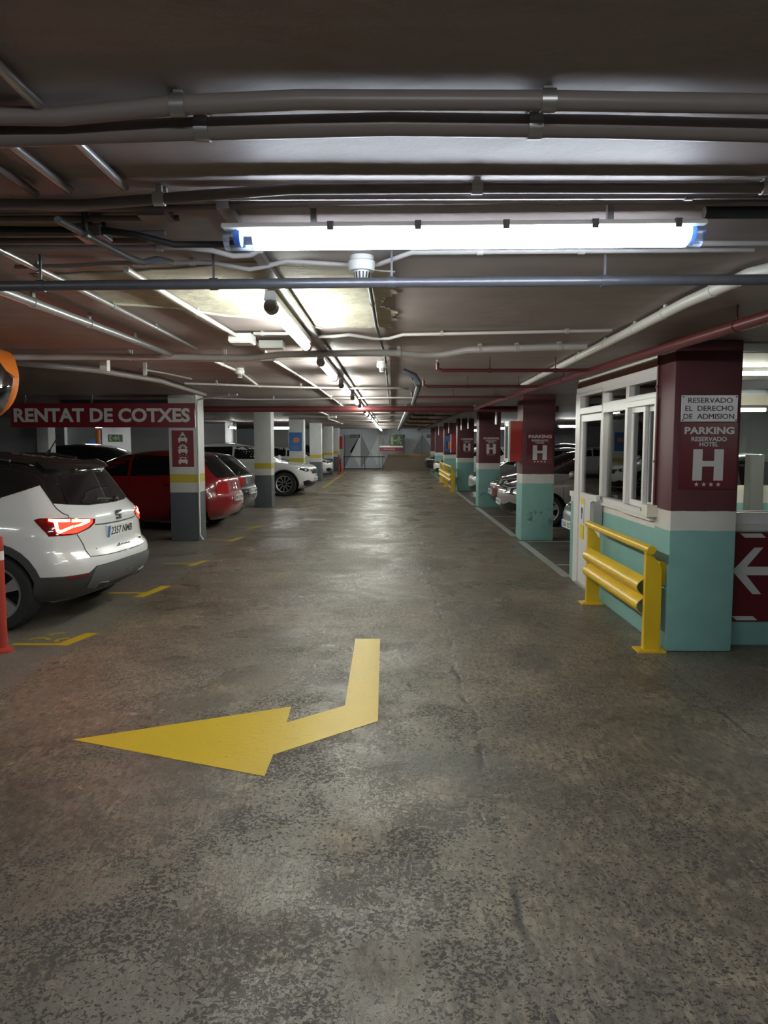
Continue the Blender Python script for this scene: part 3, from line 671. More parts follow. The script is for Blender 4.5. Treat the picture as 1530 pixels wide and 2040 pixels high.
# posters
t = thing('poster', 'blue poster on the third white pillar beyond the white estate car', 'poster', (-3.19, 25.19, 1.34))
obj('panel', MB().box(-.22, .2, -.006, .004, 0, .62), M['blue_print'], t)
mb = MB().ball((.02,-.008,.37), .11, .004, .09, 14, 8).ball((-.03,-.009,.33), .07, .004, .05, 12, 8); obj('picture', mb, M['flesh_print'], t)
mb = MB()
for k in range(4): mb.box(-.16+.02*k, .14-.02*k, -.008, -.006, .06+k*.035, .068+k*.035)
obj('print', mb, M['wall_grey'], t)
t = thing('poster', 'blue and orange poster beside a red box on the far right pillar', 'poster', (2.36, 31.59, 1.26))
obj('panel', MB().box(-.12, .12, -.006, .004, 0, .62), M['blue_print'], t)
obj('picture', MB().box(-.07, -.02, -.008, -.006, .1, .42), M['black'], t); obj('glass_picture', MB().prism([(-.01,.42),(.11,.42),(.08,.1),(.02,.1)], (0,-.007,0), (1,0,0), (0,0,1), .002), M['orange'], t)
# fire hose cabinets
def fire_cabinet(x0, x1, y0, y1, z0, z1, label, pale=True):
    t = thing('fire_cabinet', label, 'fire cabinet', ((x0+x1)/2, (y0+y1)/2, z0), group='red fire cabinets'); w_ = (x1-x0)/2; d_ = (y1-y0)/2; h_ = z1-z0
    obj('body', MB().box(-w_+.03, w_, -d_, d_, 0, h_), M['red'], t, bevel=.006)
    fm = MB(); frame_yz(fm, -w_, -w_+.028, -d_, d_, 0, h_, .05); obj('door_frame', fm, M['white_plastic'], t)
    obj('glass', MB().box(-w_+.008, -w_+.014, -d_+.05, d_-.05, .05, h_-.05), M['car_glass'], t)
fire_cabinet(1.935, 2.165, 12.54, 12.98, 1.32, 1.99, 'red fire cabinet with white door frame on the first pillar beyond the booth')
fire_cabinet(2.45, 2.68, 31.35, 31.6, 1.2, 1.95, 'red box beside the poster on the far right pillar')
fire_cabinet(-2.95, -2.75, 42.3, 42.7, 1.25, 1.95, 'red box on the farthest white pillar')

# ------------------------------------------------------------------ ceiling pipes
def pipe(name, label, pts, r, mat, clips=(), axis='x', cmat=None, n=10, hang=False, group=None):
    c = Vector(pts[len(pts)//2]); t = thing(name, label, 'pipe' if 'pipe' in name else name.replace('_', ' '), c, group=group)
    obj('tube', MB().tube([Vector(p)-c for p in pts], r, n), M[mat], t, smooth=50)
    for q in clips:
        # find the point on the run
        k = 0 if axis == 'x' else 1
        for i in range(len(pts)-1):
            a, b = Vector(pts[i]), Vector(pts[i+1])
            if (a[k]-q)*(b[k]-q) <= 0 and a[k] != b[k]:
                p = a + (b-a)*((q-a[k])/(b[k]-a[k])) - c; break
        else: continue
        top = HC - c.z - .001
        mb = MB(); e = r+.004; wd = .012 if r < .015 else .016
        if axis == 'x':
            if hang: mb.box(p.x-.004, p.x+.004, p.y-.004, p.y+.004, p.z, top); mb.tube([(p.x-wd,p.y,p.z),(p.x+wd,p.y,p.z)], e, 10)
            else: mb.tube([(p.x-wd,p.y,p.z),(p.x+wd,p.y,p.z)], e, 10); mb.box(p.x-wd, p.x+wd, p.y+e, p.y+e+.018, p.z, top); mb.box(p.x-wd*.6, p.x+wd*.6, p.y-.006, p.y+.006, p.z, top)
        else:
            if hang: mb.box(p.x-.004, p.x+.004, p.y-.004, p.y+.004, p.z, top); mb.tube([(p.x,p.y-wd,p.z),(p.x,p.y+wd,p.z)], e, 10)
            else: mb.tube([(p.x,p.y-wd,p.z),(p.x,p.y+wd,p.z)], e, 10); mb.box(p.x-.006, p.x+.006, p.y-wd, p.y+wd, p.z, top)
        obj('clip', mb, M[cmat or mat], t, smooth=50)
    return t
# across the aisle, from the camera outwards
pipe('pipe', 'upper of the two thick pipes crossing the ceiling nearest the camera', [(-3.2,1.79,2.385),(-.95,1.77,2.385),(-.75,1.77,2.382),(-.48,1.73,2.388),(-.2,1.715,2.392),(.35,1.72,2.39),(1.0,1.745,2.388),(3.5,1.78,2.388)], .021, 'pipe_grey', (-.47, .34), cmat='galv')
pipe('pipe', 'lower and thicker of the two pipes crossing the ceiling nearest the camera', [(-3.2,1.87,2.372),(-.95,1.855,2.372),(-.5,1.825,2.374),(0,1.81,2.378),(.5,1.825,2.376),(1.0,1.855,2.374),(3.5,1.88,2.374)], .026, 'pipe_grey', (-.44, .33), cmat='galv')
pipe('pipe', 'grey pipe with brackets crossing just above the near light', [(-3.5,2.38,2.375),(-1.2,2.365,2.372),(-.95,2.37,2.37),(-.68,2.335,2.378),(-.3,2.29,2.39),(.3,2.29,2.392),(1.1,2.30,2.392),(3.5,2.31,2.392)], .017, 'pipe_grey', (-.70, .25, 1.1), cmat='pipe_white')
pipe('conduit', 'thin grey conduit directly behind the bracketed pipe over the near light', [(-.6,2.37,2.395),(3.5,2.38,2.395)], .013, 'pipe_grey', (.9,))
pipe('conduit', 'thin conduit with small clips right above the near light', [(-1.6,2.51,2.40),(-.7,2.50,2.40),(-.35,2.47,2.40),(0,2.445,2.40),(3.5,2.46,2.40)], .010, 'pipe_grey', (-.25, .53))
pipe('cable_duct', 'dark duct at the right end of the near light', [(1.02,2.55,2.395),(3.2,2.55,2.395)], .02, 'dark_duct')
pipe('cable', 'thick black cable bending to the left end of the near light', [(-2.4,2.70,2.40),(-1.0,2.70,2.385),(-.90,2.72,2.375),(-.80,2.84,2.372),(-.62,2.84,2.372),(-.56,2.78,2.36),(-.52,2.70,2.355)], .012, 'black_cable', (-1.02,))
for k, (y, l) in enumerate([(2.62, 'first of three thin conduits at upper left, nearest the near light'), (2.80, 'second of three thin conduits at upper left'), (2.9, 'third of three thin conduits at upper left')]):
    pipe('conduit', l, [(-3.4,y,2.402),(-.72-.1*k,y,2.402)], .011, 'pipe_grey', (-1.0-.04*k,), group='thin conduits at upper left')
pipe('conduit', 'conduit dipping as it passes behind the near light', [(-3.0,2.99,2.399),(-.8,2.99,2.399),(-.70,3.0,2.39),(-.62,3.03,2.375),(-.55,3.02,2.378),(-.47,2.97,2.40),(-.3,2.955,2.399),(1.4,2.95,2.399),(3.5,2.95,2.399)], .011, 'pipe_light', (-.9, .1, .9))
pipe('conduit', 'conduit feeding the nearest smoke detector', [(-1.6,3.27,2.39),(-1.32,3.27,2.395),(-1.22,3.25,2.40),(-.75,3.24,2.40),(-.67,3.25,2.385),(-.60,3.26,2.375),(-.52,3.24,2.385),(-.44,3.22,2.40),(-.19,3.29,2.40),(-.06,3.29,2.40),(.08,3.08,2.40),(1.42,3.05,2.40)], .010, 'pipe_light', (-1.1, -.84, .35, .75))
pipe('pipe', 'hanging dark steel pipe spanning the ceiling behind the smoke detector', [(-4.0,3.20,2.292),(-1.6,3.178,2.292),(0,3.14,2.296),(1.5,3.11,2.298),(4.0,3.08,2.298)], .021, 'galv_dark', (-1.45, -.73, .0, .86), hang=True, n=14)
for x in (-.35, .62): pass
pipe('conduit', 'white conduit stepping down beside the second smoke detector', [(-.96,5.32,2.40),(-.62,5.32,2.40),(-.52,5.42,2.39),(-.40,5.36,2.385),(-.30,5.35,2.395),(-.12,5.52,2.39),(-.02,5.50,2.388),(.08,5.38,2.398),(1.49,5.2,2.40)], .012, 'pipe_light', (-.9, .35, 1.2))
pipe('cable_duct', 'long pale cable bundle crossing the ceiling before the booth', [(-5.0,6.45,2.36),(-2.4,6.40,2.36),(-1.75,6.35,2.352),(-1.2,6.35,2.345),(-.9,6.25,2.362),(-.2,6.15,2.362),(.05,6.15,2.36),(.25,6.20,2.345),(.42,6.18,2.35),(.6,6.05,2.372),(1.25,5.92,2.378),(1.5,5.9,2.378)], .027, 'pipe_light', (-2.2, -1.4, .06, .7, .98, 1.3))
pipe('conduit', 'conduit just behind the pale cable bundle on the left', [(-2.3,6.80,2.38),(-2.0,6.79,2.366),(-1.4,6.75,2.366),(-.65,6.60,2.366)], .012, 'pipe_light', (-2.1, -1.5, -1.0))
pipe('conduit', 'thin pale conduit crossing the ceiling above the banner sign', [(-2.55,9.35,2.366),(-1.9,9.7,2.366),(-1.6,9.9,2.366),(-.7,10.2,2.366),(.1,10.2,2.366),(.22,10.4,2.366)], .014, 'pipe_light', (-2.2, -1.2))
pipe('conduit', 'conduit dropping onto the nearest white pillar', [(-2.45,12.05,2.395),(-2.7,12.2,2.38),(-3.05,12.40,2.36),(-3.18,12.44,2.33),(-3.195,12.45,2.2),(-3.195,12.45,.1),(-3.13,12.40,.02)], .016, 'pipe_white', (-2.6,))
pipe('conduit', 'wavy conduit crossing above the second white pillar', [(-3.1,12.75,2.38),(-2.9,12.7,2.375),(-2.4,12.9,2.366),(-1.4,12.8,2.366),(-.9,12.5,2.366),(-.1,12.4,2.366),(.4,12.4,2.366)], .014, 'pipe_light', (-2.0, -1.0))
pipe('pipe', 'thick maroon pipe crossing the whole aisle beyond the first pillars', [(-6.5,14.6,2.275),(1.575,14.6,2.275)], .055, 'maroon', (-4.5, -1.0, 1.2), hang=True, n=16)
pipe('pipe', 'short thick maroon pipe behind the fire cabinet pillar', [(1.69,14.6,2.275),(3.2,14.6,2.275)], .055, 'maroon', (2.4,), hang=True, n=16)
# along the aisle
pipe('conduit', 'rightmost of three short conduits at upper left running away from the camera', [(-.79,1.4,2.40),(-.79,2.30,2.40)], .013, 'galv', axis='y', group='short conduits at upper left')
pipe('conduit', 'middle of three short conduits at upper left running away from the camera', [(-.965,1.4,2.40),(-.965,2.33,2.40)], .013, 'galv', axis='y', group='short conduits at upper left')
pipe('conduit', 'leftmost of three short conduits at upper left running away from the camera', [(-1.08,1.6,2.40),(-1.08,2.36,2.40)], .011, 'pipe_grey', axis='y', group='short conduits at upper left')
pipe('conduit', 'slanting dark conduit at upper left ending near the peeling plaster', [(-1.05,2.43,2.345),(-1.0,2.9,2.345),(-.97,3.0,2.345),(-.93,3.05,2.37),(-.9,3.15,2.38)], .012, 'galv_dark', (2.6,), axis='y')
pipe('pipe', 'shiny steel pipe running away along the left side of the ceiling', [(-1.83,2.6,2.355),(-1.83,3.6,2.355),(-1.80,6.2,2.36)], .024, 'galv', (3.2, 3.9, 4.6, 5.4), axis='y', n=14)
pipe('conduit', 'conduit running beside the shiny steel pipe on the left', [(-1.52,2.6,2.39),(-1.52,3.6,2.39),(-1.555,6.1,2.39)], .014, 'galv', (3.3, 4.2, 5.0, 7.2), axis='y')
pipe('conduit', 'pale conduit ending at a white junction box over the peeling plaster', [(-1.14,3.3,2.386),(-1.12,4.2,2.386),(-1.085,5.3,2.386)], .014, 'pipe_light', (4.4,), axis='y')
pipe('conduit', 'pale conduit going on beyond the white junction box', [(-1.02,5.6,2.395),(-1.08,7.0,2.395),(-1.02,10.5,2.395),(-1.02,16,2.395)], .014, 'pipe_white', (6.2, 8.4), axis='y')
pipe('conduit', 'pale conduit leading to the far smoke detector on the left', [(-1.65,6.6,2.395),(-1.63,8.2,2.395),(-1.8,10.4,2.395)], .014, 'pipe_white', (7.4,), axis='y')
pipe('conduit', 'thin dark conduit running to the second smoke detector', [(-.11,3.32,2.400),(-.10,5.0,2.400),(-.06,6.6,2.401),(-.05,12.0,2.402),(-.05,30,2.402)], .010, 'dark_duct', (4.2, 5.6, 8.5), axis='y')
pipe('pipe', 'large white pipe running away along the right side of the ceiling', [(3.2,3.0,2.37),(2.0,3.02,2.37),(1.66,3.10,2.37),(1.55,3.35,2.37),(1.53,4.0,2.37),(1.57,5.1,2.375),(1.70,9.9,2.38)], .030, 'pipe_white', (3.7, 4.35, 4.95, 5.7, 6.6, 7.6, 8.6), axis='y', n=14)
pipe('sprinkler_pipe', 'maroon sprinkler main running above the booth windows', [(3.3,3.62,2.30),(2.10,3.62,2.30),(2.0,3.70,2.30),(1.965,3.95,2.30),(1.90,5.6,2.30),(1.74,9.5,2.30),(1.64,14.0,2.30),(1.57,20.0,2.30),(1.5,43.0,2.30)], .034, 'maroon', (4.35, 8.0, 11.0, 18.0, 24.0), axis='y', hang=True, n=14)
for y, x0, l in [(7.0, .42, 'maroon sprinkler branch nearest the booth door'), (9.0, .38, 'second maroon sprinkler branch'), (11.1, .30, 'third maroon sprinkler branch'), (16.5, .55, 'fourth maroon sprinkler branch'),
                 (19.0, .55, 'fifth maroon sprinkler branch'), (22.5, .55, 'sixth maroon sprinkler branch'), (27.0, .55, 'seventh maroon sprinkler branch'), (33.0, .55, 'eighth maroon sprinkler branch')]:
    t = pipe('sprinkler_branch', l + ' from the camera', [((1.84 if y < 8 else 1.76 if y < 10 else 1.70 if y < 12 else 1.6 if y < 18 else 1.53)-.04,y,2.30),(x0+.05,y,2.30),(x0,y,2.315),(x0,y,2.37)], .017, 'maroon', (.9, 1.5), hang=True, group='maroon sprinkler branches')
    obj('sprinkler_head', MB().lathe([(0,0),(.012,0),(.012,.02),(.022,.022),(.022,.03),(0,.03)], (x0-t.location.x, 0, 2.37-t.location.z), n=10), M['chrome'], t)
pipe('cable_duct', 'dark duct dropping from the cable bundle in mid aisle', [(.12,7.9,2.38),(.24,7.9,2.33),(.26,7.9,2.28),(.30,8.4,2.26),(.34,12.0,2.24)], .03, 'dark_duct', axis='y')
pipe('cable_duct', 'long grey duct running down the aisle beyond the maroon pipe', [(.37,15.0,2.33),(.40,43.0,2.33)], .08, 'dark_duct', axis='y', n=8)
for x, y0, y1, l in [(-1.75, 16.0, 21.5, 'white conduit beyond the maroon pipe on the left'), (-2.0, 24.0, 31.0, 'farther white conduit on the left ceiling'), (1.70, 15.5, 19.0, 'white conduit beyond the maroon pipe on the right'),
                     (1.68, 21.0, 25.0, 'second white conduit beyond the maroon pipe on the right'), (1.5, 29.0, 36.0, 'far white conduit on the right ceiling')]:
    pipe('conduit', l, [(x,y0,2.38),(x,y1,2.38)], .02, 'pipe_white', axis='y')
for y, l in [(18.0,'first crossing conduit beyond the maroon pipe'),(21.0,'second crossing conduit beyond the maroon pipe'),(24.5,'third crossing conduit beyond the maroon pipe'),(29.0,'fourth crossing conduit beyond the maroon pipe'),(35.0,'fifth crossing conduit beyond the maroon pipe')]:
    pipe('conduit', l, [(-3.0,y,2.385),(1.2,y,2.385)], .022, 'pipe_grey', group='crossing conduits far down the aisle')
for x0, x1, y, l in [(-5.6, -3.7, 12.8, 'black box standing in for the shaded gap above the banner sign')]:
    t = obj('gap_shade_box', MB().box(x0, x1, y, y+.3, 2.29, 2.36), M['black']); tag(t, l, 'shade box')  # black box added to darken the gap over the banner
pipe('cable', 'bundle of cables sagging on the left ceiling above the orange mirror', [(-5.2,6.9,2.385),(-3.4,7.0,2.37),(-2.95,7.6,2.36),(-2.75,9.0,2.37),(-2.9,11.8,2.38)], .03, 'pipe_grey', axis='y')
pipe('cable', 'thin cable beside the sagging bundle on the left', [(-2.6,7.9,2.40),(-2.5,8.3,2.40),(-2.4,9.1,2.40)], .014, 'pipe_grey', axis='y')
# rail beside the aisle lights
t = obj('light_rail', MB().box(-.555, -.515, 2.45, 44.0, 2.385, 2.41), M['galv']); tag(t, 'long steel mounting rail carrying the aisle tubes', 'rail')
# junction boxes
def jbox(name, label, x, y, z, sx, sy, sz, mat='white_plastic'):
    t = thing(name, label, 'junction box', (x, y, z)); obj('box', MB().box(-sx, sx, -sy, sy, 0, sz), M[mat], t, bevel=.006)
    obj('lid', MB().box(-sx*.9, sx*.9, -sy*.9, sy*.9, -.006, 0), M[mat], t)
jbox('junction_box', 'white junction box beside the peeling plaster', -1.06, 5.42, 2.345, .08, .10, .06)
jbox('junction_box', 'smaller white junction box just beyond the peeling plaster', -.90, 5.75, 2.352, .09, .07, .05)
jbox('junction_box', 'square grey box on the ceiling left of the near light', -.78, 2.55, 2.385, .05, .05, .03, 'pipe_grey')
jbox('junction_box', 'round cornered grey box among the conduits at upper left', -1.06, 2.74, 2.37, .05, .06, .035, 'pipe_grey')
jbox('junction_box', 'small pale box on the ceiling above the banner', -2.62, 6.95, 2.30, .035, .04, .12)
jbox('tag_plate', 'small white tag hanging near the pale box on the left', -2.40, 7.4, 2.30, .02, .004, .12)
jbox('junction_box', 'pale box far along the white conduit on the left', -1.7, 21.7, 2.33, .12, .12, .06)
# smoke detectors
def smoke(x, y, label, k=1.0):
    t = thing('smoke_detector', label, 'smoke detector', (x, y, HC-.112*k), group='smoke detectors')
    obj('base', MB().lathe([(0,.05),(.052,.05),(.056,.07),(.056,.088),(.048,.095),(0,.095)], (0,0,0), n=28), M['white_plastic'], t, smooth=40).scale = (k,k,k)
    obj('backplate', MB().lathe([(0,.090),(.05,.090),(.05,.111),(0,.111)], (0,0,0), n=24), M['white_plastic'], t, smooth=40).scale = (k,k,k)
    obj('chamber', MB().lathe([(0,.004),(.024,.004),(.028,.012),(.034,.05),(0,.05)], (0,0,0), n=24), M['white_plastic'], t, smooth=40).scale = (k,k,k)
    v = MB()
    for i in range(14):
        a = 2*PI*i/14; c, s = math.cos(a), math.sin(a)
        p = [(.0285,.012),(.0345,.044)]; wd = .0035
        vs = []
        for r_, z_ in p:
            for q in (-wd, wd): vs.append((c*(r_+.0012)-s*q, s*(r_+.0012)+c*q, z_))
        v.add(vs, [(0,1,3,2)])
    obj('vents', v, M['black'], t).scale = (k,k,k)
smoke(-.125, 3.22, 'large white smoke detector below the near light')
smoke(-.09, 7.35, 'white smoke detector farther along the thin dark conduit', .95)
smoke(-1.60, 8.0, 'white smoke detector on the left side of the ceiling', .95)
smoke(-5.1, 9.3, 'white smoke detector above the banner sign', .95)
# peeling plaster patch
random.seed(3)
PP = [(-1.66,3.533),(-1.60,3.70),(-1.573,3.876),(-1.575,4.217),(-1.28,4.343),(-1.001,4.631),(-.695,4.821),(-.471,5.133),(-.2,5.16),(.0,5.15),(-.03,4.98),(.03,4.84),(.0,4.70),(.045,4.56),(-.02,4.45),(-.07,4.36),(-.05,4.15),(.02,3.98),(-.02,3.80),(.0,3.498),(-.3,3.32),(-.602,3.302),(-1.206,3.487)]
pts = []
for i in range(len(PP)):
    a, b = Vector(PP[i]), Vector(PP[(i+1) % len(PP)])
    for k in range(5):
        p = a.lerp(b, k/5); pts.append((p.x + random.uniform(-.018,.018), p.y + random.uniform(-.018,.018)))
tag(obj('peeling_plaster', MB().prism(pts, (0,0,HC-.007), (1,0,0), (0,1,0), -.006), M['plaster']), 'cream patch of peeling plaster on the ceiling around the nearest aisle tube', 'plaster patch')
EDGE = [(-1.66,3.533),(-1.60,3.70),(-1.573,3.876),(-1.575,4.217),(-1.43,4.27),(-1.28,4.343),(-1.001,4.631),(-.85,4.70),(-.695,4.821),(-.471,5.133)]
pipe('plaster_flake', 'curling pale edge of the peeling plaster on the left', [(a,b,HC-.0095) for a, b in EDGE], .008, 'plaster', n=6)

# ------------------------------------------------------------------ lamps
t = thing('ceiling_light', 'long enclosed cold white fluorescent light crossing the aisle overhead', 'lamp', (.225, 2.53, 2.277), rz=math.radians(-1.2))
L_ = .775
obj('housing', MB().prism([(-.060,.058),(.060,.058),(.050,.076),(-.050,.076)], (-L_,0,0), (0,1,0), (0,0,1), -2*L_), M['white_plastic'], t, bevel=.006)
obj('mount', MB().box(-.49,-.47,-.012,.012,.075,.142), M['galv'], t)
obj('mount', MB().box(.47,.49,-.012,.012,.075,.142), M['galv'], t)
prof = [(.048,.062)] + [(.048*math.cos(a), .040+.040*math.sin(a)) for a in [PI*2-PI*k/12 for k in range(13)]] + [(-.048,.062)]
def halfround(x0, x1, s=1.0): return MB().prism([(a*s, .04+(b-.04)*s) for a, b in prof], (x0,0,0), (0,1,0), (0,0,1), -(x1-x0))
obj('diffuser', halfround(-L_+.10, L_-.05, .97), M['tube_near'], t)
obj('end_cover', halfround(-L_+.004, -L_+.10, 1.0), M['lamp_clear'], t); obj('end_cover', halfround(L_-.05, L_-.004, 1.0), M['lamp_clear'], t)
obj('lamp_holder', halfround(-L_+.035, -L_+.055, .7), M['lamp_blue'], t); obj('lamp_holder', halfround(L_-.04, L_-.025, .7), M['lamp_blue'], t)
for x in (-.42, -.14, .14, .42, .68): obj('clip', MB().box(x-.010, x+.010, -.066, -.050, .046, .074), M['charcoal'], t)
def batten(label=None):
    t = thing('tube_light', label, 'lamp', (0,0,0), group='tube lights along the aisle')
    obj('housing', MB().prism([(-.03,.055),(.03,.055),(.022,.10),(-.022,.10)], (0,-.81,0), (1,0,0), (0,0,1), 1.62), M['white_plastic'], t)
    obj('tube', MB().tube([(0,-.72,.026),(0,.72,.026)], .026, 12), M['tube_aisle'], t, smooth=50)
    for y in (-.765, .765): obj('lamp_holder', MB().lathe([(0,-.045),(.03,-.045),(.036,-.02),(.036,.02),(.03,.045),(0,.045)], (0,y,.03), 'y', 14), M['pipe_grey'], t, smooth=40)
    return t
proto = batten(); ords = ['nearest', 'second', 'third', 'fourth', 'fifth', 'sixth', 'seventh', 'eighth', 'ninth', 'tenth', 'eleventh', 'twelfth', 'thirteenth', 'fourteenth', 'fifteenth', 'sixteenth']
for i in range(16):
    o = proto if i == 0 else dup_tree(proto)
    o.location = (-.585, 4.50+2.57*i, 2.272); o['label'] = ords[i] + ' tube light of the row running down the aisle'
def bay_light(x, y, z, rz, label, L=1.2):
    t = thing('bay_light', label, 'lamp', (x, y, z), rz, group='tube lights over the parking bays')
    obj('tube', MB().tube([(-L/2+.05,0,.03),(L/2-.05,0,.03)], .032, 10), M['tube_bay'], t, smooth=50)
    obj('housing', MB().box(-L/2, L/2, -.04, .04, .062, .10), M['white_plastic'], t)
    for s in (-1, 1): obj('lamp_holder', MB().box(s*(L/2-.02)-.025, s*(L/2-.02)+.025, -.03, .03, 0, .07), M['white_plastic'], t)
    for s in (-.35, .35): obj('hanger', MB().box(s*L-.005, s*L+.005, -.005, .005, .10, HC-z), M['galv'], t)
bay_light(-4.1, 28.0, 2.12, 0, 'bright bay light left of the blue poster pillar')
bay_light(-6.0, 28.5, 2.14, PI/2, 'bay light seen end on above the dark grey hatchback')
bay_light(6.3, 26.0, 2.14, 0, 'bay light between the fire cabinet pillar and the booth')
bay_light(4.75, 30.5, 2.15, 0, 'bay light beside the second H pillar')
bay_light(4.2, 36.0, 2.15, 0, 'bay light beside the third H pillar')
bay_light(6.3, 14.0, 2.2, 0, 'bay light over the silver car behind the booth')
bay_light(-9.6, 24.2, 2.25, PI/2, 'bay light glimpsed beside the exit sign')
bay_light(-11.2, 30.0, 2.2, 0, 'bay light over the blue panels at far left')
bay_light(-5.6, 3.6, 2.25, PI/2, 'added fill light beyond the left edge of the view')  # unseen lamp added to brighten surfaces facing the camera
bay_light(4.6, 1.6, 2.25, PI/2, 'added fill light beyond the right edge of the view')  # second unseen fill lamp, added for brightness on the right
bay_light(.3, -1.1, 2.25, 0, 'tube light crossing the aisle behind the camera', 1.56)
bay_light(-4.8, -2.0, 2.25, 0, 'added fill light behind the camera on the left', 1.56)  # added out of view as fill from behind
bay_light(-8.1, 23.6, 2.25, PI/2, 'added light hidden by the banner, brightening the exit sign wall')  # added out of sight to lift the white exit wall
# number plates hanging along the right bays
for i, (x, y, z0, l) in enumerate([(2.19, 15.8, 2.01, 'nearest'), (2.18, 21.5, 2.02, 'second'), (2.16, 23.4, 2.01, 'third'), (2.16, 28.5, 1.98, 'fourth'), (2.12, 34, 1.95, 'fifth')]):
    tag(obj('bay_number_plate', MB().box(x-.008, x+.008, y, y+.22, z0, HC-.04).box(x-.003, x+.003, y+.1, y+.12, HC-.04, HC), M['white_plastic']), l + ' white bay plate hanging edge on along the right bays', 'bay plate', 'white bay plates hanging on the right')

# ------------------------------------------------------------------ floor paint
def paint_poly(name, label, poly, mat, cat='floor marking', group=None, h=.002):
    return tag(obj(name, MB().prism(poly, (0,0,h), (1,0,0), (0,1,0), h-.0005), M[mat]), label, cat, group)
paint_poly('floor_arrow', 'big yellow arrow painted on the floor bending to the left', [(-.302,6.196),(-.095,6.198),(-.079,4.328),(-.625,3.841),(-.627,3.583),(-1.773,4.032),(-.626,4.568),(-.617,4.298),(-.291,4.59)], 'paint_yellow', 'floor arrow')
TM = [(4.62, 'yellow bay mark at the left edge of the photo', .25), (6.0, 'nearest full yellow bay mark, under the rear of the white car', .40), (8.1, 'yellow bay mark on the far side of the white car', .62), (10.1, 'yellow bay mark in front of the red hatchback', .48),
      (12.6, 'double yellow bay mark at the foot of the nearest white pillar', .62), (14.45, 'faint yellow bay mark behind the red hatchback', .5), (18.2, 'faint yellow bay mark at the second white pillar', .6), (21.4, 'faint yellow bay mark in front of the white estate car', .6), (25.0, 'faint far yellow bay mark at the blue poster pillar', .6)]
for i, (y, l, bl) in enumerate(TM):
    e = -2.55; b0 = y-.22 if i not in (1,) else y-.03
    poly = [(e-.20, b0), (e-.09, b0), (e+.02, b0+bl), (e-.09, b0+bl)]
    t = thing('bay_mark', l, 'floor marking', (e, y, 0), group='yellow bay marks on the left')
    obj('bar', MB().prism([(a-e, b-y) for a, b in poly], (0,0,.0025), (1,0,0), (0,1,0), .002), M['paint_yellow_worn' if i > 2 else 'paint_yellow'], t)
    obj('line', MB().box(-.55, -.14, -.03, .03, .0005, .002), M['paint_yellow_worn' if i > 2 else 'paint_yellow'], t)
    if i == 1:
        for cx, cy, r_, a0, a1 in ((-.40, .12, .085, .1, 2.9), (-.30, .30, .07, 1.2, 3.4), (-.17, .13, .07, 1.5, 4.2)):
            q = [(cx+(r_+d)*math.cos(a), cy+(r_+d)*math.sin(a)) for d, aa in ((.018, 0), (-.018, 1)) for a in [(a0+(a1-a0)*k/8) if not aa else (a1-(a1-a0)*k/8) for k in range(9)]]
            obj('worn_stroke', MB().prism(q, (0,0,.002), (1,0,0), (0,1,0), .0015), M['paint_yellow_worn'], t)
paint_poly('lane_line', 'long yellow line along the far left bays', [(-2.52,27),(-2.42,27),(-2.42,41),(-2.52,41)], 'paint_yellow_worn')
for y0, y1, l in [(9.15, 12.45, 'white edge line between the booth and the first pillar'), (13.1, 18.95, 'white edge line between the first and second pillars'), (19.6, 25.2, 'white edge line between the second and third pillars'), (26.0, 31.5, 'white edge line past the far guardrail'), (32.3, 42, 'farthest white edge line on the right')]:
    paint_poly('edge_line', l, [(2.10,y0),(2.21,y0),(2.21,y1),(2.10,y1)], 'paint_white_worn', 'floor marking', 'white edge lines on the right')
for y, l in [(10.05, 'white bay divider nearest the booth'), (12.42, 'white bay divider at the first pillar beyond the booth'), (14.40, 'white bay divider beside the beige car'), (16.6, 'white bay divider before the maroon car'), (18.9, 'white bay divider at the second pillar'), (22.8, 'white bay divider beside the silver hatchback')]:
    paint_poly('bay_divider', l, [(2.24,y-.04),(5.5,y-.04),(5.5,y+.04),(2.24,y+.04)], 'paint_white_worn', 'floor marking', 'white bay dividers on the right')

paint_poly('floor_patch', 'pale worn dash of paint on the aisle floor before the white family SUV', [(-2.05,15.9),(-1.75,15.75),(-1.38,15.85),(-1.40,16.0),(-1.8,16.08)], 'paint_white_worn', 'floor marking')
# ------------------------------------------------------------------ small things
t = thing('bollard', 'red post with white band at the left edge beside the white car', 'bollard', (-3.075, 5.8, 0))
obj('post', MB().tube([(0,0,.02),(0,0,.91)], .04, 18), M['red_post'], t, smooth=50); obj('band', MB().tube([(0,0,.73),(0,0,.80)], .0415, 18), M['white_plastic'], t, smooth=50)
obj('foot', MB().lathe([(0,0),(.085,0),(.085,.015),(.045,.035),(0,.035)], (0,0,0), n=20), M['red_post'], t, smooth=40)
# convex mirror: dish facing the lower left, hood over it
t = thing('convex_mirror', 'orange framed convex traffic mirror at the left edge', 'mirror', (-2.98, 5.75, 2.09))
rot = Matrix.Rotation(math.radians(-38), 4, 'Z') @ Matrix.Rotation(math.radians(82), 4, 'X')   # local z -> facing direction
def xf(mb): mb.v = [tuple(rot @ Vector(v)) for v in mb.v]; return mb
R_ = .24
obj('mirror_face', xf(MB().lathe([(R_*math.sin(a), .09*(math.cos(a)-math.cos(1.3))/(1-math.cos(1.3))) for a in [1.3*k/10 for k in range(11)]], (0,0,.0), n=40)), M['mirror'], t, smooth=60)
obj('back_shell', xf(MB().lathe([(R_*1.0,.0),(R_*1.04,.012),(R_*1.05,-.01),(R_*.8,-.06),(.06,-.09),(0,-.09)], (0,0,0), n=40)), M['orange'], t, smooth=50)
hd = MB(); vs = []; fs = []; n = 24
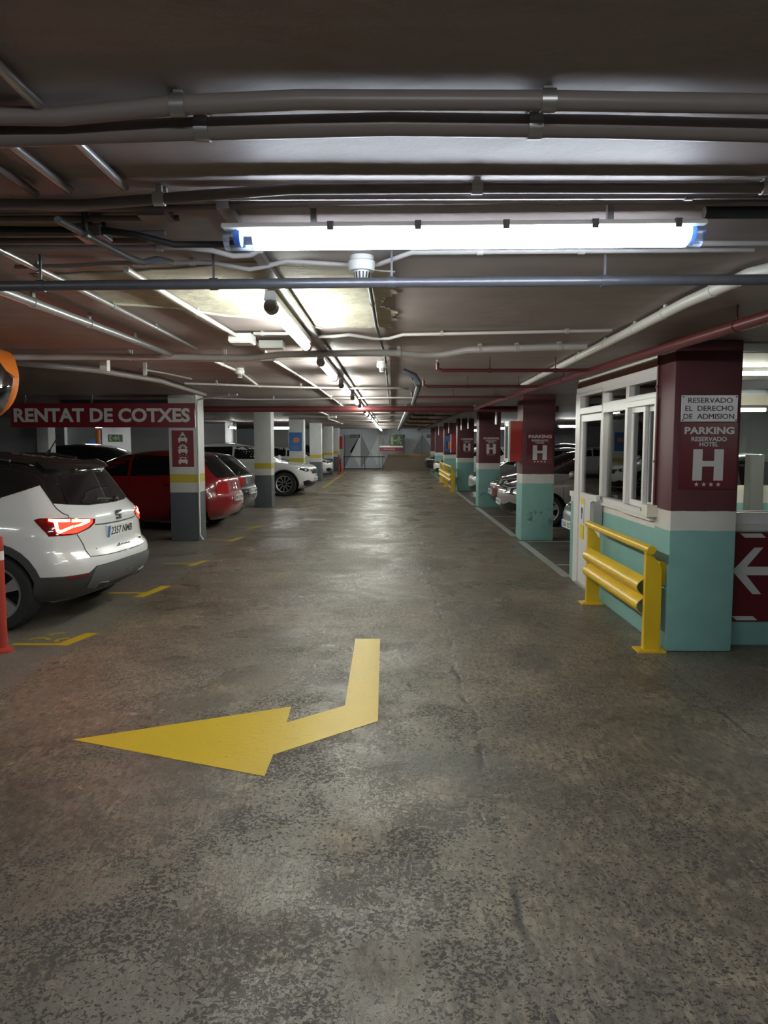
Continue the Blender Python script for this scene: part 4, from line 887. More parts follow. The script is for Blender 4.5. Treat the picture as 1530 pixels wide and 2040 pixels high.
for k in range(n+1):
    a = math.radians(8) + math.radians(164)*k/n
    dp = .16*math.sin(PI*k/n)**.5+.01
    for rr, zz in ((R_*1.05, -.02), (R_*1.10, dp), (R_*1.075, dp), (R_*1.02, -.02)): vs.append((rr*math.cos(a), rr*math.sin(a), zz))
for k in range(n):
    for q in range(4): fs.append((k*4+q, k*4+(q+1) % 4, (k+1)*4+(q+1) % 4, (k+1)*4+q))
obj('hood', xf(hd.add(vs, fs)), M['orange'], t, smooth=50)
obj('arm', MB().tube([(0,.08,0),(-.25,.3,.05),(-.3,.32,.33)], .02, 10), M['galv'], t, smooth=50)
def cone(x, y, label):
    t = thing('traffic_cone', label, 'cone', (x, y, 0)); obj('base', MB().box(-.13,.13,-.13,.13,0,.03), M['red_post'], t, bevel=.01)
    obj('body', MB().lathe([(.10,.03),(.03,.5),(.02,.52),(0,.52)], (0,0,0), n=18), M['red_post'], t, smooth=40)
cone(-2.73, 41.0, 'orange cone at the foot of the farthest white pillar'); cone(2.3, 32.7, 'red cone beyond the far guardrail')
t = thing('marker_post', 'slim red marker post in front of the farthest white pillar', 'marker post', (-2.75, 39.3, 0)); obj('post', MB().tube([(0,0,.02),(0,0,1.0)], .032, 12), M['red_post'], t, smooth=50); obj('foot', MB().lathe([(0,0),(.12,0),(.12,.02),(.05,.04),(0,.04)], (0,0,0), n=16), M['black'], t)
t = thing('shop_panel', 'blue shop panel glimpsed under the banner', 'panel', (-11.6, 31.9, 0)); obj('panel', MB().box(-1.2, 1.4, 0, .05, 0, 1.75), M['blue_print'], t)
t = thing('light_column', 'orange and white striped column glimpsed under the banner', 'column', (-10.9, 28.0, 0)); obj('upper', MB().tube([(0,0,1.5),(0,0,2.1)], .09, 12), M['orange'], t, smooth=50); obj('lower', MB().tube([(0,0,0),(0,0,1.5)], .09, 12), M['white'], t, smooth=50)

# ================================================================== CARS
def interp(pts, z):
    if z <= pts[0][0]: return pts[0][1]
    if z >= pts[-1][0]: return pts[-1][1]
    n = len(pts)
    for i in range(n-1):
        if z <= pts[i+1][0]:
            h = pts[i+1][0]-pts[i][0]; t = (z-pts[i][0])/h
            def sl(k):
                if k <= 0 or k >= n-1: j = max(0, min(k, n-2)); return (pts[j+1][1]-pts[j][1])/(pts[j+1][0]-pts[j][0])
                a = (pts[k][1]-pts[k-1][1])/(pts[k][0]-pts[k-1][0]); b = (pts[k+1][1]-pts[k][1])/(pts[k+1][0]-pts[k][0])
                return 0 if a*b <= 0 else 2*a*b/(a+b)
            a, b = sl(i), sl(i+1); y0, y1 = pts[i][1], pts[i+1][1]
            return (2*t**3-3*t*t+1)*y0 + (t**3-2*t*t+t)*h*a + (-2*t**3+3*t*t)*y1 + (t**3-t*t)*h*b
SUV = dict(L=4.14, W=1.78, H=1.54, xr=-1.25, xf=1.24, wr=.335,
  front=[(.20,1.80),(.28,1.97),(.40,2.05),(.55,2.07),(.68,2.05),(.78,1.98),(.85,1.86),(.90,1.66),(.95,1.38),(1.0,1.08),(1.04,.96),(1.15,.78),(1.30,.53),(1.40,.33),(1.46,.12),(1.50,-.12),(1.53,-.38),(1.54,-.6)],
  rear=[(.20,-1.72),(.26,-1.86),(.36,-2.0),(.46,-2.06),(.56,-2.07),(.63,-2.05),(.68,-2.0),(.75,-1.985),(.86,-1.975),(.94,-1.97),(1.0,-1.945),(1.06,-1.89),(1.2,-1.80),(1.33,-1.72),(1.39,-1.69),(1.43,-1.62),(1.47,-1.42),(1.51,-1.05),(1.54,-.75)],
  width=[(.20,.74),(.28,.82),(.40,.865),(.60,.885),(.80,.89),(.90,.875),(.97,.845),(1.02,.815),(1.20,.745),(1.38,.655),(1.45,.60),(1.49,.53),(1.52,.42),(1.54,.30)])
HATCH = dict(L=4.0, W=1.72, H=1.47, xr=-1.26, xf=1.22, wr=.31,
  front=[(.18,1.75),(.26,1.92),(.40,1.99),(.55,2.0),(.66,1.97),(.74,1.88),(.80,1.72),(.86,1.48),(.92,1.22),(.97,1.08),(1.05,.95),(1.2,.68),(1.32,.42),(1.38,.22),(1.42,-.02),(1.455,-.3),(1.47,-.55)],
  rear=[(.20,-1.74),(.27,-1.9),(.36,-1.97),(.48,-2.0),(.60,-1.99),(.68,-1.95),(.80,-1.92),(.92,-1.89),(.98,-1.85),(1.1,-1.74),(1.25,-1.6),(1.33,-1.52),(1.38,-1.44),(1.42,-1.25),(1.455,-1.0),(1.47,-.8)],
  width=[(.18,.72),(.28,.81),(.42,.845),(.60,.86),(.78,.855),(.88,.83),(.95,.795),(1.1,.735),(1.3,.645),(1.38,.59),(1.42,.52),(1.455,.40),(1.47,.28)])
SALOON = dict(HATCH, L=4.5, W=1.79, H=1.49)
SUV_UP = dict(SUV, xf=1.30, front=[(.20,1.84),(.28,1.98),(.40,2.04),(.60,2.07),(.74,2.06),(.82,2.03),(.87,1.95),(.91,1.74),(.96,1.40),(1.0,1.12),(1.04,.98),(1.15,.80),(1.30,.55),(1.40,.35),(1.46,.13),(1.50,-.12),(1.53,-.38),(1.54,-.6)])
def scaled(b, L, W, H, wr=None):
    sx, sy, sz = L/b['L'], W/b['W'], H/b['H']
    d = dict(L=L, W=W, H=H, xr=b['xr']*sx, xf=b['xf']*sx, wr=wr or b['wr'])
    d['front'] = [(z*sz, x*sx) for z, x in b['front']]; d['rear'] = [(z*sz, x*sx) for z, x in b['rear']]; d['width'] = [(z*sz, y*sy) for z, y in b['width']]
    d['k'] = (sx, sy, sz); return d
def car_shell(S):
    z0, z1 = S['width'][0][0], S['H']
    zs = [z0]; z = z0
    while z < z1-1e-4:
        st = .05
        for _ in range(6):
            if abs(interp(S['front'], z+st)-interp(S['front'], z)) > .10 or abs(interp(S['rear'], z+st)-interp(S['rear'], z)) > .10 or abs(interp(S['width'], z+st)-interp(S['width'], z)) > .05: st *= .6
        z = min(z1, z+st); zs.append(z)
    NC, NS = 10, 30
    rows = []
    for z in zs:
        xf, xr, w_ = interp(S['front'], z), interp(S['rear'], z), interp(S['width'], z)
        Lh = (xf-xr)/2; df = min(.62, Lh*.8); dr = min(.48, Lh*.8)
        half = []
        for k in range(NC+1):
            a = (PI/2)*k/NC; half.append((xf-df*(1-max(0,math.cos(a))**(2/2.3)), w_*math.sin(a)**(2/2.3)))
        for k in range(1, NS):
            t = k/NS; x = (xf-df)+((xr+dr)-(xf-df))*t; half.append((x, w_*(1+.010*math.sin(PI*t))))
        for k in range(NC+1):
            a = (PI/2)*(1-k/NC); half.append((xr+dr*(1-max(0,math.cos(a))**(2/2.6)), w_*math.sin(a)**(2/2.6)))
        full = half + [(x, -y) for x, y in half[-2:0:-1]]
        rows.append([(x, y, z) for x, y in full])
    n = len(rows[0]); mb = MB(); mb.v = [p for r in rows for p in r]
    for i in range(len(rows)-1):
        for j in range(n): mb.f.append((i*n+j, i*n+(j+1) % n, (i+1)*n+(j+1) % n, (i+1)*n+j))
    mb.f.append(tuple(range(n-1, -1, -1)))
    # crowned roof cap
    last = rows[-1]; cx = sum(p[0] for p in last)/n; o = len(mb.v)
    mb.v += [(cx+(p[0]-cx)*.5, p[1]*.5, p[2]+.008) for p in last]; b = (len(rows)-1)*n
    for j in range(n): mb.f.append((b+j, b+(j+1) % n, o+(j+1) % n, o+j))
    mb.f.append(tuple(o+j for j in range(n)))
    return mb
def bvh_of(mb): return BVHTree.FromPolygons([Vector(v) for v in mb.v], mb.f)
def patch(bvh, poly, az, off=.004, step=.05, mb=None, skirt=.012, top=False):
    """a skin lying on the body: 2D outline in the view from azimuth az (degrees, car frame), pressed onto the body along that view"""
    a = math.radians(az); d = Vector((math.cos(a), math.sin(a), 0)); u = Vector((-math.sin(a), math.cos(a), 0)); v = Vector((0,0,1))
    if top: d, u, v = Vector((0,0,1)), Vector((1,0,0)), Vector((0,1,0))
    n = len(poly); bd = []
    for i in range(n):
        p, q = Vector(poly[i]), Vector(poly[(i+1) % n]); m_ = max(1, int((q-p).length/step))
        for k in range(m_): bd.append(p.lerp(q, k/m_))
    def inside(x, y):
        c = False; j = n-1
        for i in range(n):
            xi, yi = poly[i]; xj, yj = poly[j]
            if (yi > y) != (yj > y) and x < (xj-xi)*(y-yi)/(yj-yi)+xi: c = not c
            j = i
        return c
    xs = [p[0] for p in poly]; ys = [p[1] for p in poly]; inn = []
    gx = min(xs)+step*.5
    while gx < max(xs):
        gy = min(ys)+step*.5
        while gy < max(ys):
            if inside(gx, gy) and min((Vector((gx, gy))-b).length for b in bd) > step*.35: inn.append(Vector((gx, gy)))
            gy += step
        gx += step
    pts = bd+inn; nb = len(bd)
    V, E, F, *_ = delaunay_2d_cdt(pts, [(i, (i+1) % nb) for i in range(nb)], [], 0, 1e-5)
    P3 = []; ok = []
    for p in V:
        o = u*p.x + v*p.y + d*5
        hit, nr, idx, dist = bvh.ray_cast(o, -d)
        ok.append(hit is not None)
        if hit is None: P3.append(Vector()); continue
        if nr.dot(d) < 0: nr = -nr
        P3.append((hit + nr*off, nr))
    fs = []
    for f in F:
        if not all(ok[i] for i in f): continue
        c = sum((V[i] for i in f), Vector((0,0)))/len(f)
        if inside(c.x, c.y): fs.append(tuple(f))
    mb = mb or MB(); base = len(mb.v); mp = {}
    for f in fs:
        for i in f:
            if i not in mp: mp[i] = len(mb.v); mb.v.append(tuple(P3[i][0]))
    ed = {}
    out = []
    for f in fs:
        g = [mp[i] for i in f]; a_, b_, c_ = Vector(mb.v[g[0]]), Vector(mb.v[g[1]]), Vector(mb.v[g[2]])
        if (b_-a_).cross(c_-a_).dot(P3[f[0]][1]) < 0: f = f[::-1]; g = g[::-1]
        mb.f.append(tuple(g))
        for k in range(len(f)):
            e = (f[k], f[(k+1) % len(f)]); ed.setdefault(tuple(sorted(e)), []).append(e)
    dn = {}
    for k, es in ed.items():
        if len(es) == 1:
            i, j = es[0]
            for q in (i, j):
                if q not in dn: dn[q] = len(mb.v); mb.v.append(tuple(Vector(P3[q][0]) - P3[q][1]*(skirt)))
            mb.f.append((mp[j], mp[i], dn[i], dn[j]))
    return mb
def wheel_parts(parent, x, y, r, w_, side, style, rim, tmat='tyre'):
    """one wheel: tyre with rim and hub as its pieces; side = +1 left, -1 right"""
    rr = r*.70
    tp = [(rr, -w_/2*.9), (r*.86, -w_/2), (r*.95, -w_/2*.93), (r, -w_/2*.72), (r, w_/2*.72), (r*.95, w_/2*.93), (r*.86, w_/2), (rr, w_/2*.9), (rr*.97, w_/2*.6), (rr*.97, -w_/2*.6), (rr, -w_/2*.9)]
    t = obj('wheel', MB().lathe(tp, (0,0,0), 'y', 40), M[tmat], parent, smooth=35); t.location = (x, y, r)
    o = side*w_/2
    obj('brake_disc', MB().lathe([(0,o*.1),(rr*.98,o*.1),(rr*.98,o*.0),(0,o*.0)], (0,0,0), 'y', 24), M['well'], t)
    mb = MB().lathe([(rr*.90,o*.86),(rr*1.0,o*.93),(rr*1.0,o*.60),(rr*.93,o*.55),(rr*.90,o*.86)], (0,0,0), 'y', 40)
    ns = style
    for k in range(ns):
        a = 2*PI*k/ns + .2
        for da in ((-.13, .13) if ns <= 5 else (0,)):
            c, s = math.cos(a), math.sin(a); c2, s2 = math.cos(a+da), math.sin(a+da)
            wd = .022 if ns <= 5 else .016
            p0 = Vector((c*rr*.14, 0, s*rr*.14)); p1 = Vector((c2*rr*.95, 0, s2*rr*.95)); dv = (p1-p0).normalized(); pr = Vector((-dv.z, 0, dv.x))
            q = [p0-pr*wd*.8, p0+pr*wd*.8, p1+pr*wd*1.25, p1-pr*wd*1.25]
            vs = [(v.x, o*(.80 if i < 2 else .88), v.z) for i, v in enumerate(q)] + [(v.x, o*.5, v.z) for v in q]
            mb.add(vs, [(0,1,2,3),(7,6,5,4),(0,4,5,1),(1,5,6,2),(2,6,7,3),(3,7,4,0)])
    obj('rim', mb, M[rim], t, smooth=30)
    obj('hub_cap', MB().lathe([(0,o*.86),(rr*.12,o*.86),(rr*.2,o*.80),(rr*.2,o*.4),(0,o*.4)], (0,0,0), 'y', 20), M['rim_dark'], t, smooth=40)
    return t
def car(label, S, loc, heading, body, group=None, tail='tail_red_far', wheel='rim', spokes=5, cladding=None, roof=None, front=True, rear=True, details=True, glassm='tint', plate=None, cat='car', name='car', drl=False):
    sx, sy, sz = S.get('k', (1,1,1))
    def T(p): return [(a*sx, b*sz) for a, b in p]
    def TY(p): return [(a*sy, b*sz) for a, b in p]
    t = thing(name, label, cat, loc, math.radians(heading), group)
    shell = car_shell(S); bv = bvh_of(shell)
    me_o = obj('body', shell, [M[body], M['well']], t, smooth=38)
    # wheel wells
    cut = MB()
    for x in (S['xr'], S['xf']):
        for s in (-1, 1):
            y = s*S['W']/2
            cut.lathe([(0,-.30),(S['wr']+.055,-.30),(S['wr']+.055,.30),(0,.30)], (x, y-s*.06, S['wr']+.005), 'y', 32)
    co = obj('cut', cut, M['well'], t)
    bo = me_o.modifiers.new('b', 'BOOLEAN'); bo.operation = 'DIFFERENCE'; bo.solver = 'EXACT'; bo.object = co; bo.material_mode = 'TRANSFER'
    bpy.context.view_layer.update(); dg = bpy.context.evaluated_depsgraph_get()
    nm = bpy.data.meshes.new_from_object(me_o.evaluated_get(dg)); me_o.modifiers.clear(); old = me_o.data; me_o.data = nm; bpy.data.objects.remove(co); bpy.data.meshes.remove(old)
    nm.polygons.foreach_set('use_smooth', [True]*len(nm.polygons)); nm.set_sharp_from_angle(angle=math.radians(38))
    for x in (S['xr'], S['xf']):
        for s in (-1, 1): wheel_parts(t, x, s*(S['W']/2-.125), S['wr'], .215, s, spokes, wheel)
    if roof:
        mb = patch(bv, [(a*sx, b*sy) for a, b in roof], 0, .004, .09, top=True); obj('roof_panel', mb, M['p_black'], t, smooth=40)
    return t, bv, T, TY
def side_poly(pl, s): return [(-a if s > 0 else a, b) for a, b in pl]     # (x,z) of the car side -> patch coordinates
def add_windows(t, bv, T, TY, low, side, wind, rearw, gm='tint'):
    for s in (1, -1):
        for pl in side:
            obj('side_window', patch(bv, side_poly(T(pl), s), 90*s, .004, .08), M[gm], t, smooth=40)
    if wind: obj('windscreen', patch(bv, TY(wind), 0, .004, .08), M[gm], t, smooth=40)
    if rearw: obj('rear_window', patch(bv, TY(rearw), 180, .004, .08), M[gm], t, smooth=40)
def arch_ring(S, x, s, r0, r1, a0=-.15, a1=PI+.15, n=16):
    p = [(x+r1*math.cos(a0+(a1-a0)*k/n), S['wr']+r1*math.sin(a0+(a1-a0)*k/n)) for k in range(n+1)]
    p += [(x+r0*math.cos(a1-(a1-a0)*k/n), S['wr']+r0*math.sin(a1-(a1-a0)*k/n)) for k in range(n+1)]
    return side_poly(p, s)
def mirrors(t, S, sx, sy, sz, mat, x=.82, z=1.0):
    for s in (1, -1):
        q = MB().ball((x*sx, s*(S['W']/2+.10), z*sz), .07, .11, .075, 14, 10)
        m = obj('door_mirror', q, M[mat], t, smooth=60)
        obj('stalk', MB().box(x*sx-.02, x*sx+.03, min(s*(S['W']/2-.06), s*(S['W']/2+.06)), max(s*(S['W']/2-.06), s*(S['W']/2+.06)), z*sz-.08, z*sz-.045), M['black'], m)
H_SIDE = [[(.92,1.0),(-.08,1.0),(-.08,1.385),(.22,1.36)], [(-.14,1.0),(-1.0,1.02),(-1.12,1.10),(-.98,1.36),(-.14,1.385)], [(-1.1,1.03),(-1.42,1.10),(-1.24,1.32),(-1.06,1.34),(-1.19,1.10)]]
H_WIND = [(-.66,.995),(.66,.995),(.52,1.37),(-.52,1.37)]; H_REAR = [(-.60,.96),(.60,.96),(.60,1.05),(.48,1.36),(-.48,1.36),(-.60,1.05)]
S_SIDE = [[(.90,1.06),(-.10,1.07),(-.10,1.43),(.25,1.41)], [(-.16,1.07),(-1.02,1.10),(-1.02,1.42),(-.16,1.43)], [(-1.08,1.10),(-1.45,1.18),(-1.36,1.38),(-1.08,1.42)]]
S_WIND = [(-.70,1.06),(.70,1.06),(.55,1.43),(-.55,1.43)]; S_REAR = [(-.66,1.02),(.66,1.02),(.66,1.10),(.53,1.40),(-.53,1.40),(-.66,1.10)]
def plate_rear(t, S, z, x, txt='3841 KLP', w_=.52, face=-1, tilt=0.0):
    """number plate; face -1 = on the tail, +1 = on the nose"""
    u = Vector((0, face, 0)); v = Vector((math.sin(tilt)*-face, 0, math.cos(tilt))); o = Vector((x, 0, z)); n = u.cross(v)
    p = obj('number_plate', MB().prism([(-w_/2,-.055),(w_/2,-.055),(w_/2,.055),(-w_/2,.055)], o, u, v, .03), M['paper'], t)
    obj('plate_band', MB().prism([(-w_/2,-.055),(-w_/2+.045,-.055),(-w_/2+.045,.055),(-w_/2,.055)], o+n*.0015, u, v, .0015), M['blue_print'], p)
    obj('plate_characters', text_mb(txt, (-w_/2+.068, w_/2-.02, -.037, .037), o, u, v, .012, .0015), M['black'], p)
    return p
def corner_u(S, az, front):
    a = math.radians(az); x = (S['L']/2-.10)*(1 if front else -1); y = (.66 if az % 360 < 180 else -.66)*S['W']/1.78
    return -x*math.sin(a)+y*math.cos(a)
def rear_kit(t, S, bv, T, TY, tail, lamp, plate=None, zplate=.60, bump_col=None, wiper=True):
    sz = S.get('k', (1,1,1))[2]
    for s in (1, -1):
        az = 180-50*s; u0 = corner_u(S, az, False)
        obj('tail_lamp', patch(bv, [(u0-a*s, b*sz) for a, b in lamp], az, .006, .04), M[tail], t, smooth=40)
    if plate:
        hit = bv.ray_cast(Vector((-6, 0, zplate)), Vector((1,0,0)))[0]
        if hit: plate_rear(t, S, zplate, hit.x-.012, plate)
def front_kit(t, S, bv, T, TY, lampz=(.66,.80), grille=True, plate=None, zplate=.48, logo=None, fog=True):
    sz = S.get('k', (1,1,1))[2]
    for s in (1, -1):
        az = 40*s; u0 = corner_u(S, az, True); zl = lampz[0]; zh = lampz[1]
        def pp(pl): return [(u0+a*s, b*sz) for a, b in pl]
        h = obj('headlamp', patch(bv, pp([(-.26,zl+.03),(.10,zl+.0),(.34,zl+.07),(.44,zh+.03),(.10,zh),(-.24,zh-.05)]), az, .006, .04), M['headlamp'], t, smooth=40)
        for c0 in (-.06, .12): obj('reflector', patch(bv, pp([(c0+.05*math.cos(q), (zl+zh)/2+.005+.036*math.sin(q)) for q in [2*PI*k/10 for k in range(10)]]), az, .010, .03), M['lamp_core'], h, smooth=40)
        obj('lamp_trim', patch(bv, pp([(-.24,zh-.052),(.10,zh-.004),(.42,zh+.02),(.42,zh+.035),(.10,zh+.014),(-.24,zh-.035)]), az, .009, .04), M['lamp_core'], h, smooth=40)
        if fog: obj('fog_lamp_recess', patch(bv, pp([(-.20,.27),(.12,.30),(.20,.42),(.0,.46),(-.22,.40)]), az, .006, .04), M['black'], t, smooth=40)
    if grille:
        g = obj('grille', patch(bv, TY([(-.44,.64),(.44,.64),(.52,.76),(-.52,.76)]), 0, .006, .05), M['black'], t, smooth=40)
        b = MB()
        for k in range(3): patch(bv, TY([(-.44,.66+k*.035),(.44,.66+k*.035),(.44,.67+k*.035),(-.44,.67+k*.035)]), 0, .012, .06, mb=b)
        obj('grille_bars', b, M['chrome'], g, smooth=40)
    obj('lower_intake', patch(bv, TY([(-.55,.26),(.55,.26),(.48,.40),(-.48,.40)]), 0, .006, .05), M['black'], t, smooth=40)
    if plate:
        hit = bv.ray_cast(Vector((6, 0, zplate)), Vector((-1,0,0)))[0]
        if hit: plate_rear(t, S, zplate, hit.x+.014, plate, face=1)
    if logo:
        hit = bv.ray_cast(Vector((6, 0, .72*sz)), Vector((-1,0,0)))[0]; lb = MB()
        lb.prism([(0,-.075),(.05,0),(0,.075),(-.05,0)], (hit.x+.03, 0, .72*sz), (0,1,0), (0,0,1), .03); obj('emblem', lb, M['chrome'], t)
def door_bits(t, S, bv, T, xs, hx, z=.86, mat='black'):
    """shut lines and handles of the doors"""
    sz = S.get('k', (1,1,1))[2]
    for s in (1, -1):
        mb = MB()
        for x in xs: patch(bv, side_poly(T([(x-.004,.36),(x+.004,.36),(x+.004,1.0),(x-.004,1.0)]), s), 90*s, .002, .08, mb=mb, skirt=.003)
        obj('door_shut_lines', mb, M['black'], t)
        for x in hx:
            hit = bv.ray_cast(Vector((x*S.get('k',(1,1,1))[0], s*3, z*sz)), Vector((0,-s,0)))[0]
            if hit: obj('door_handle', MB().ball((hit.x, hit.y+s*.012, hit.z), .085, .022, .016, 12, 8), M[mat], t, smooth=60)
LAMP_H = [(-.16,.72),(.14,.70),(.17,.80),(.10,.93),(-.13,.90)]

def build_cars():
    # --- white car with black roof, tail lamps lit
    S = SUV; t, bv, T, TY = car('white crossover with black roof and lit red tail lamps, rear towards the aisle', S, ARONA[0], ARONA[1], 'p_white', wheel='rim', spokes=5)
    arona_details(t, S, bv, T, TY)
    # --- red hatchback
    S = scaled(HATCH, 3.95, 1.70, 1.49); t, bv, T, TY = car('red hatchback partly hidden by the nearest white pillar, rear towards the aisle', S, (-4.93, 14.75, 0), 175, 'p_red')
    add_windows(t, bv, T, TY, 1, H_SIDE, H_WIND, H_REAR); rear_kit(t, S, bv, T, TY, 'tail_red_far', [(-.15,.66),(.13,.66),(.15,.78),(.06,.92),(-.15,.88)], '0912 DVH', .58)
    mirrors(t, S, *S['k'], 'p_red'); door_bits(t, S, bv, T, (.95,-.11,-1.05), (.12,-.9), mat='p_red')
    obj('rear_wiper', MB().tube([(-1.96,.05,1.0),(-1.9,-.3,1.06)], .012, 6), M['black'], t)
    # --- dark grey hatchback
    S = scaled(HATCH, 3.95, 1.74, 1.42); t, bv, T, TY = car('dark grey hatchback behind the red one, rear towards the aisle', S, (-5.08, 17.15, 0), 174, 'p_darkgrey')
    add_windows(t, bv, T, TY, 1, H_SIDE, H_WIND, H_REAR); rear_kit(t, S, bv, T, TY, 'tail_red_far', [(-.17,.70),(.16,.72),(.17,.80),(.02,.90),(-.17,.90)], '4417 HBM', .55)
    mirrors(t, S, *S['k'], 'p_darkgrey'); door_bits(t, S, bv, T, (.95,-.11,-1.05), (.12,-.9), mat='p_darkgrey')
    # --- white estate SUV, nose out
    S = scaled(SUV_UP, 4.60, 1.88, 1.62, .365); t, bv, T, TY = car('white family SUV parked nose out between the second and third white pillars', S, (-4.66, 23.85, 0), -3, 'p_white', spokes=10)
    add_windows(t, bv, T, TY, 1, S_SIDE, S_WIND, S_REAR); front_kit(t, S, bv, T, TY, (.70,.80), True, '8120 LRC', .50)
    mirrors(t, S, *S['k'], 'p_white', z=1.08); door_bits(t, S, bv, T, (.95,-.13,-1.05), (.1,-.85), mat='p_white')
    mb = MB()
    for x in (S['xr'], S['xf']):
        for s in (1,-1): patch(bv, arch_ring(S, x, s, S['wr']+.05, S['wr']+.085), 90*s, .005, .06, mb=mb)
    obj('arch_trim', mb, M['charcoal'], t, smooth=40); rear_kit(t, S, bv, T, TY, 'tail_red', LAMP_H)
    # --- white hatch far left, nose out
    S = scaled(HATCH, 4.0, 1.74, 1.45); t, bv, T, TY = car('small white car parked nose out behind the fourth white pillar', S, (-4.75, 35.6, 0), 0, 'p_white')
    add_windows(t, bv, T, TY, 1, H_SIDE, H_WIND, H_REAR); front_kit(t, S, bv, T, TY, (.66,.78), True, None); mirrors(t, S, *S['k'], 'p_white')
    S = scaled(SUV, 4.3, 1.8, 1.58); t, bv, T, TY = car('black car parked nose out before the end wall on the left', S, (-5.0, 43.2, 0), 0, 'p_black')
    add_windows(t, bv, T, TY, 1, S_SIDE, S_WIND, S_REAR); front_kit(t, S, bv, T, TY, (.70,.84), True, None); mirrors(t, S, *S['k'], 'p_black')
    S = scaled(SUV, 4.4, 1.84, 1.64); t, bv, T, TY = car('dark SUV between the third and fourth white pillars', S, (-5.7, 28.6, 0), 0, 'p_darkgrey')
    add_windows(t, bv, T, TY, 1, S_SIDE, S_WIND, S_REAR); front_kit(t, S, bv, T, TY, (.70,.84), True, None); mirrors(t, S, *S['k'], 'p_darkgrey')
    # --- second row on the left
    S = scaled(HATCH, 4.0, 1.74, 1.45); t, bv, T, TY = car('black hatchback whose roof shows behind the white car under the banner', S, (-9.45, 18.0, 0), 4, 'p_black')
    add_windows(t, bv, T, TY, 1, H_SIDE, H_WIND, H_REAR, 'car_glass'); front_kit(t, S, bv, T, TY); mirrors(t, S, *S['k'], 'p_black')
    S = scaled(SUV, 4.4, 1.84, 1.60); t, bv, T, TY = car('dark SUV in front of the exit sign wall', S, (-7.75, 20.6, 0), 2, 'p_black')
    add_windows(t, bv, T, TY, 1, S_SIDE, S_WIND, S_REAR, 'car_glass'); front_kit(t, S, bv, T, TY); mirrors(t, S, *S['k'], 'p_black')
    # --- right side, noses towards the aisle
    S = scaled(HATCH, 4.05, 1.73, 1.47); t, bv, T, TY = car('silver car with black grille and plate just behind the booth', S, (4.58, 11.05, 0), 183, 'p_silver')
    add_windows(t, bv, T, TY, 1, H_SIDE, H_WIND, H_REAR); front_kit(t, S, bv, T, TY, (.66,.79), True, '2361 KCT', .45, True); mirrors(t, S, *S['k'], 'p_silver'); door_bits(t, S, bv, T, (.95,-.11), (.12,-.9), mat='p_silver')
    S = scaled(HATCH, 4.35, 1.79, 1.50); t, bv, T, TY = car('beige grey car with round headlamps beside the fire cabinet pillar', S, (4.36, 15.45, 0), 180, 'p_beige')
    add_windows(t, bv, T, TY, 1, H_SIDE, H_WIND, H_REAR); front_kit(t, S, bv, T, TY, (.60,.74), True, '7703 JXS', .44); mirrors(t, S, *S['k'], 'p_beige'); door_bits(t, S, bv, T, (.95,-.11), (.12,-.9), mat='p_beige')
    S = scaled(HATCH, 4.2, 1.76, 1.50); t, bv, T, TY = car('maroon car behind the beige grey one', S, (4.42, 17.75, 0), 180, 'p_darkred')
    add_windows(t, bv, T, TY, 1, H_SIDE, H_WIND, H_REAR); front_kit(t, S, bv, T, TY, (.64,.78), True, '5508 MBF', .50); mirrors(t, S, *S['k'], 'p_darkred')
    S = scaled(HATCH, 4.1, 1.76, 1.48); t, bv, T, TY = car('silver hatchback between the second and third H pillars', S, (4.27, 21.7, 0), 180, 'p_silver')
    add_windows(t, bv, T, TY, 1, H_SIDE, H_WIND, H_REAR); front_kit(t, S, bv, T, TY, (.66,.80), True, None); mirrors(t, S, *S['k'], 'p_silver')
    S = scaled(SUV, 4.3, 1.8, 1.60); t, bv, T, TY = car('grey car beyond the silver hatchback on the right', S, (4.75, 23.9, 0), 180, 'p_darkgrey')
    add_windows(t, bv, T, TY, 1, S_SIDE, S_WIND, S_REAR); front_kit(t, S, bv, T, TY, (.72,.84), True, None); mirrors(t, S, *S['k'], 'p_darkgrey')
    S = scaled(HATCH, 4.1, 1.74, 1.46); t, bv, T, TY = car('white car beyond the far guardrail', S, (4.0, 35.3, 0), 180, 'p_white')
    add_windows(t, bv, T, TY, 1, H_SIDE, H_WIND, H_REAR); front_kit(t, S, bv, T, TY, (.66,.80), True, None); mirrors(t, S, *S['k'], 'p_white')
    S = scaled(SUV, 4.2, 1.78, 1.55); t, bv, T, TY = car('black car nearest the ramp wall on the right', S, (3.85, 40.3, 0), 180, 'p_black')
    add_windows(t, bv, T, TY, 1, S_SIDE, S_WIND, S_REAR); front_kit(t, S, bv, T, TY, (.70,.84), True, None); mirrors(t, S, *S['k'], 'p_black')

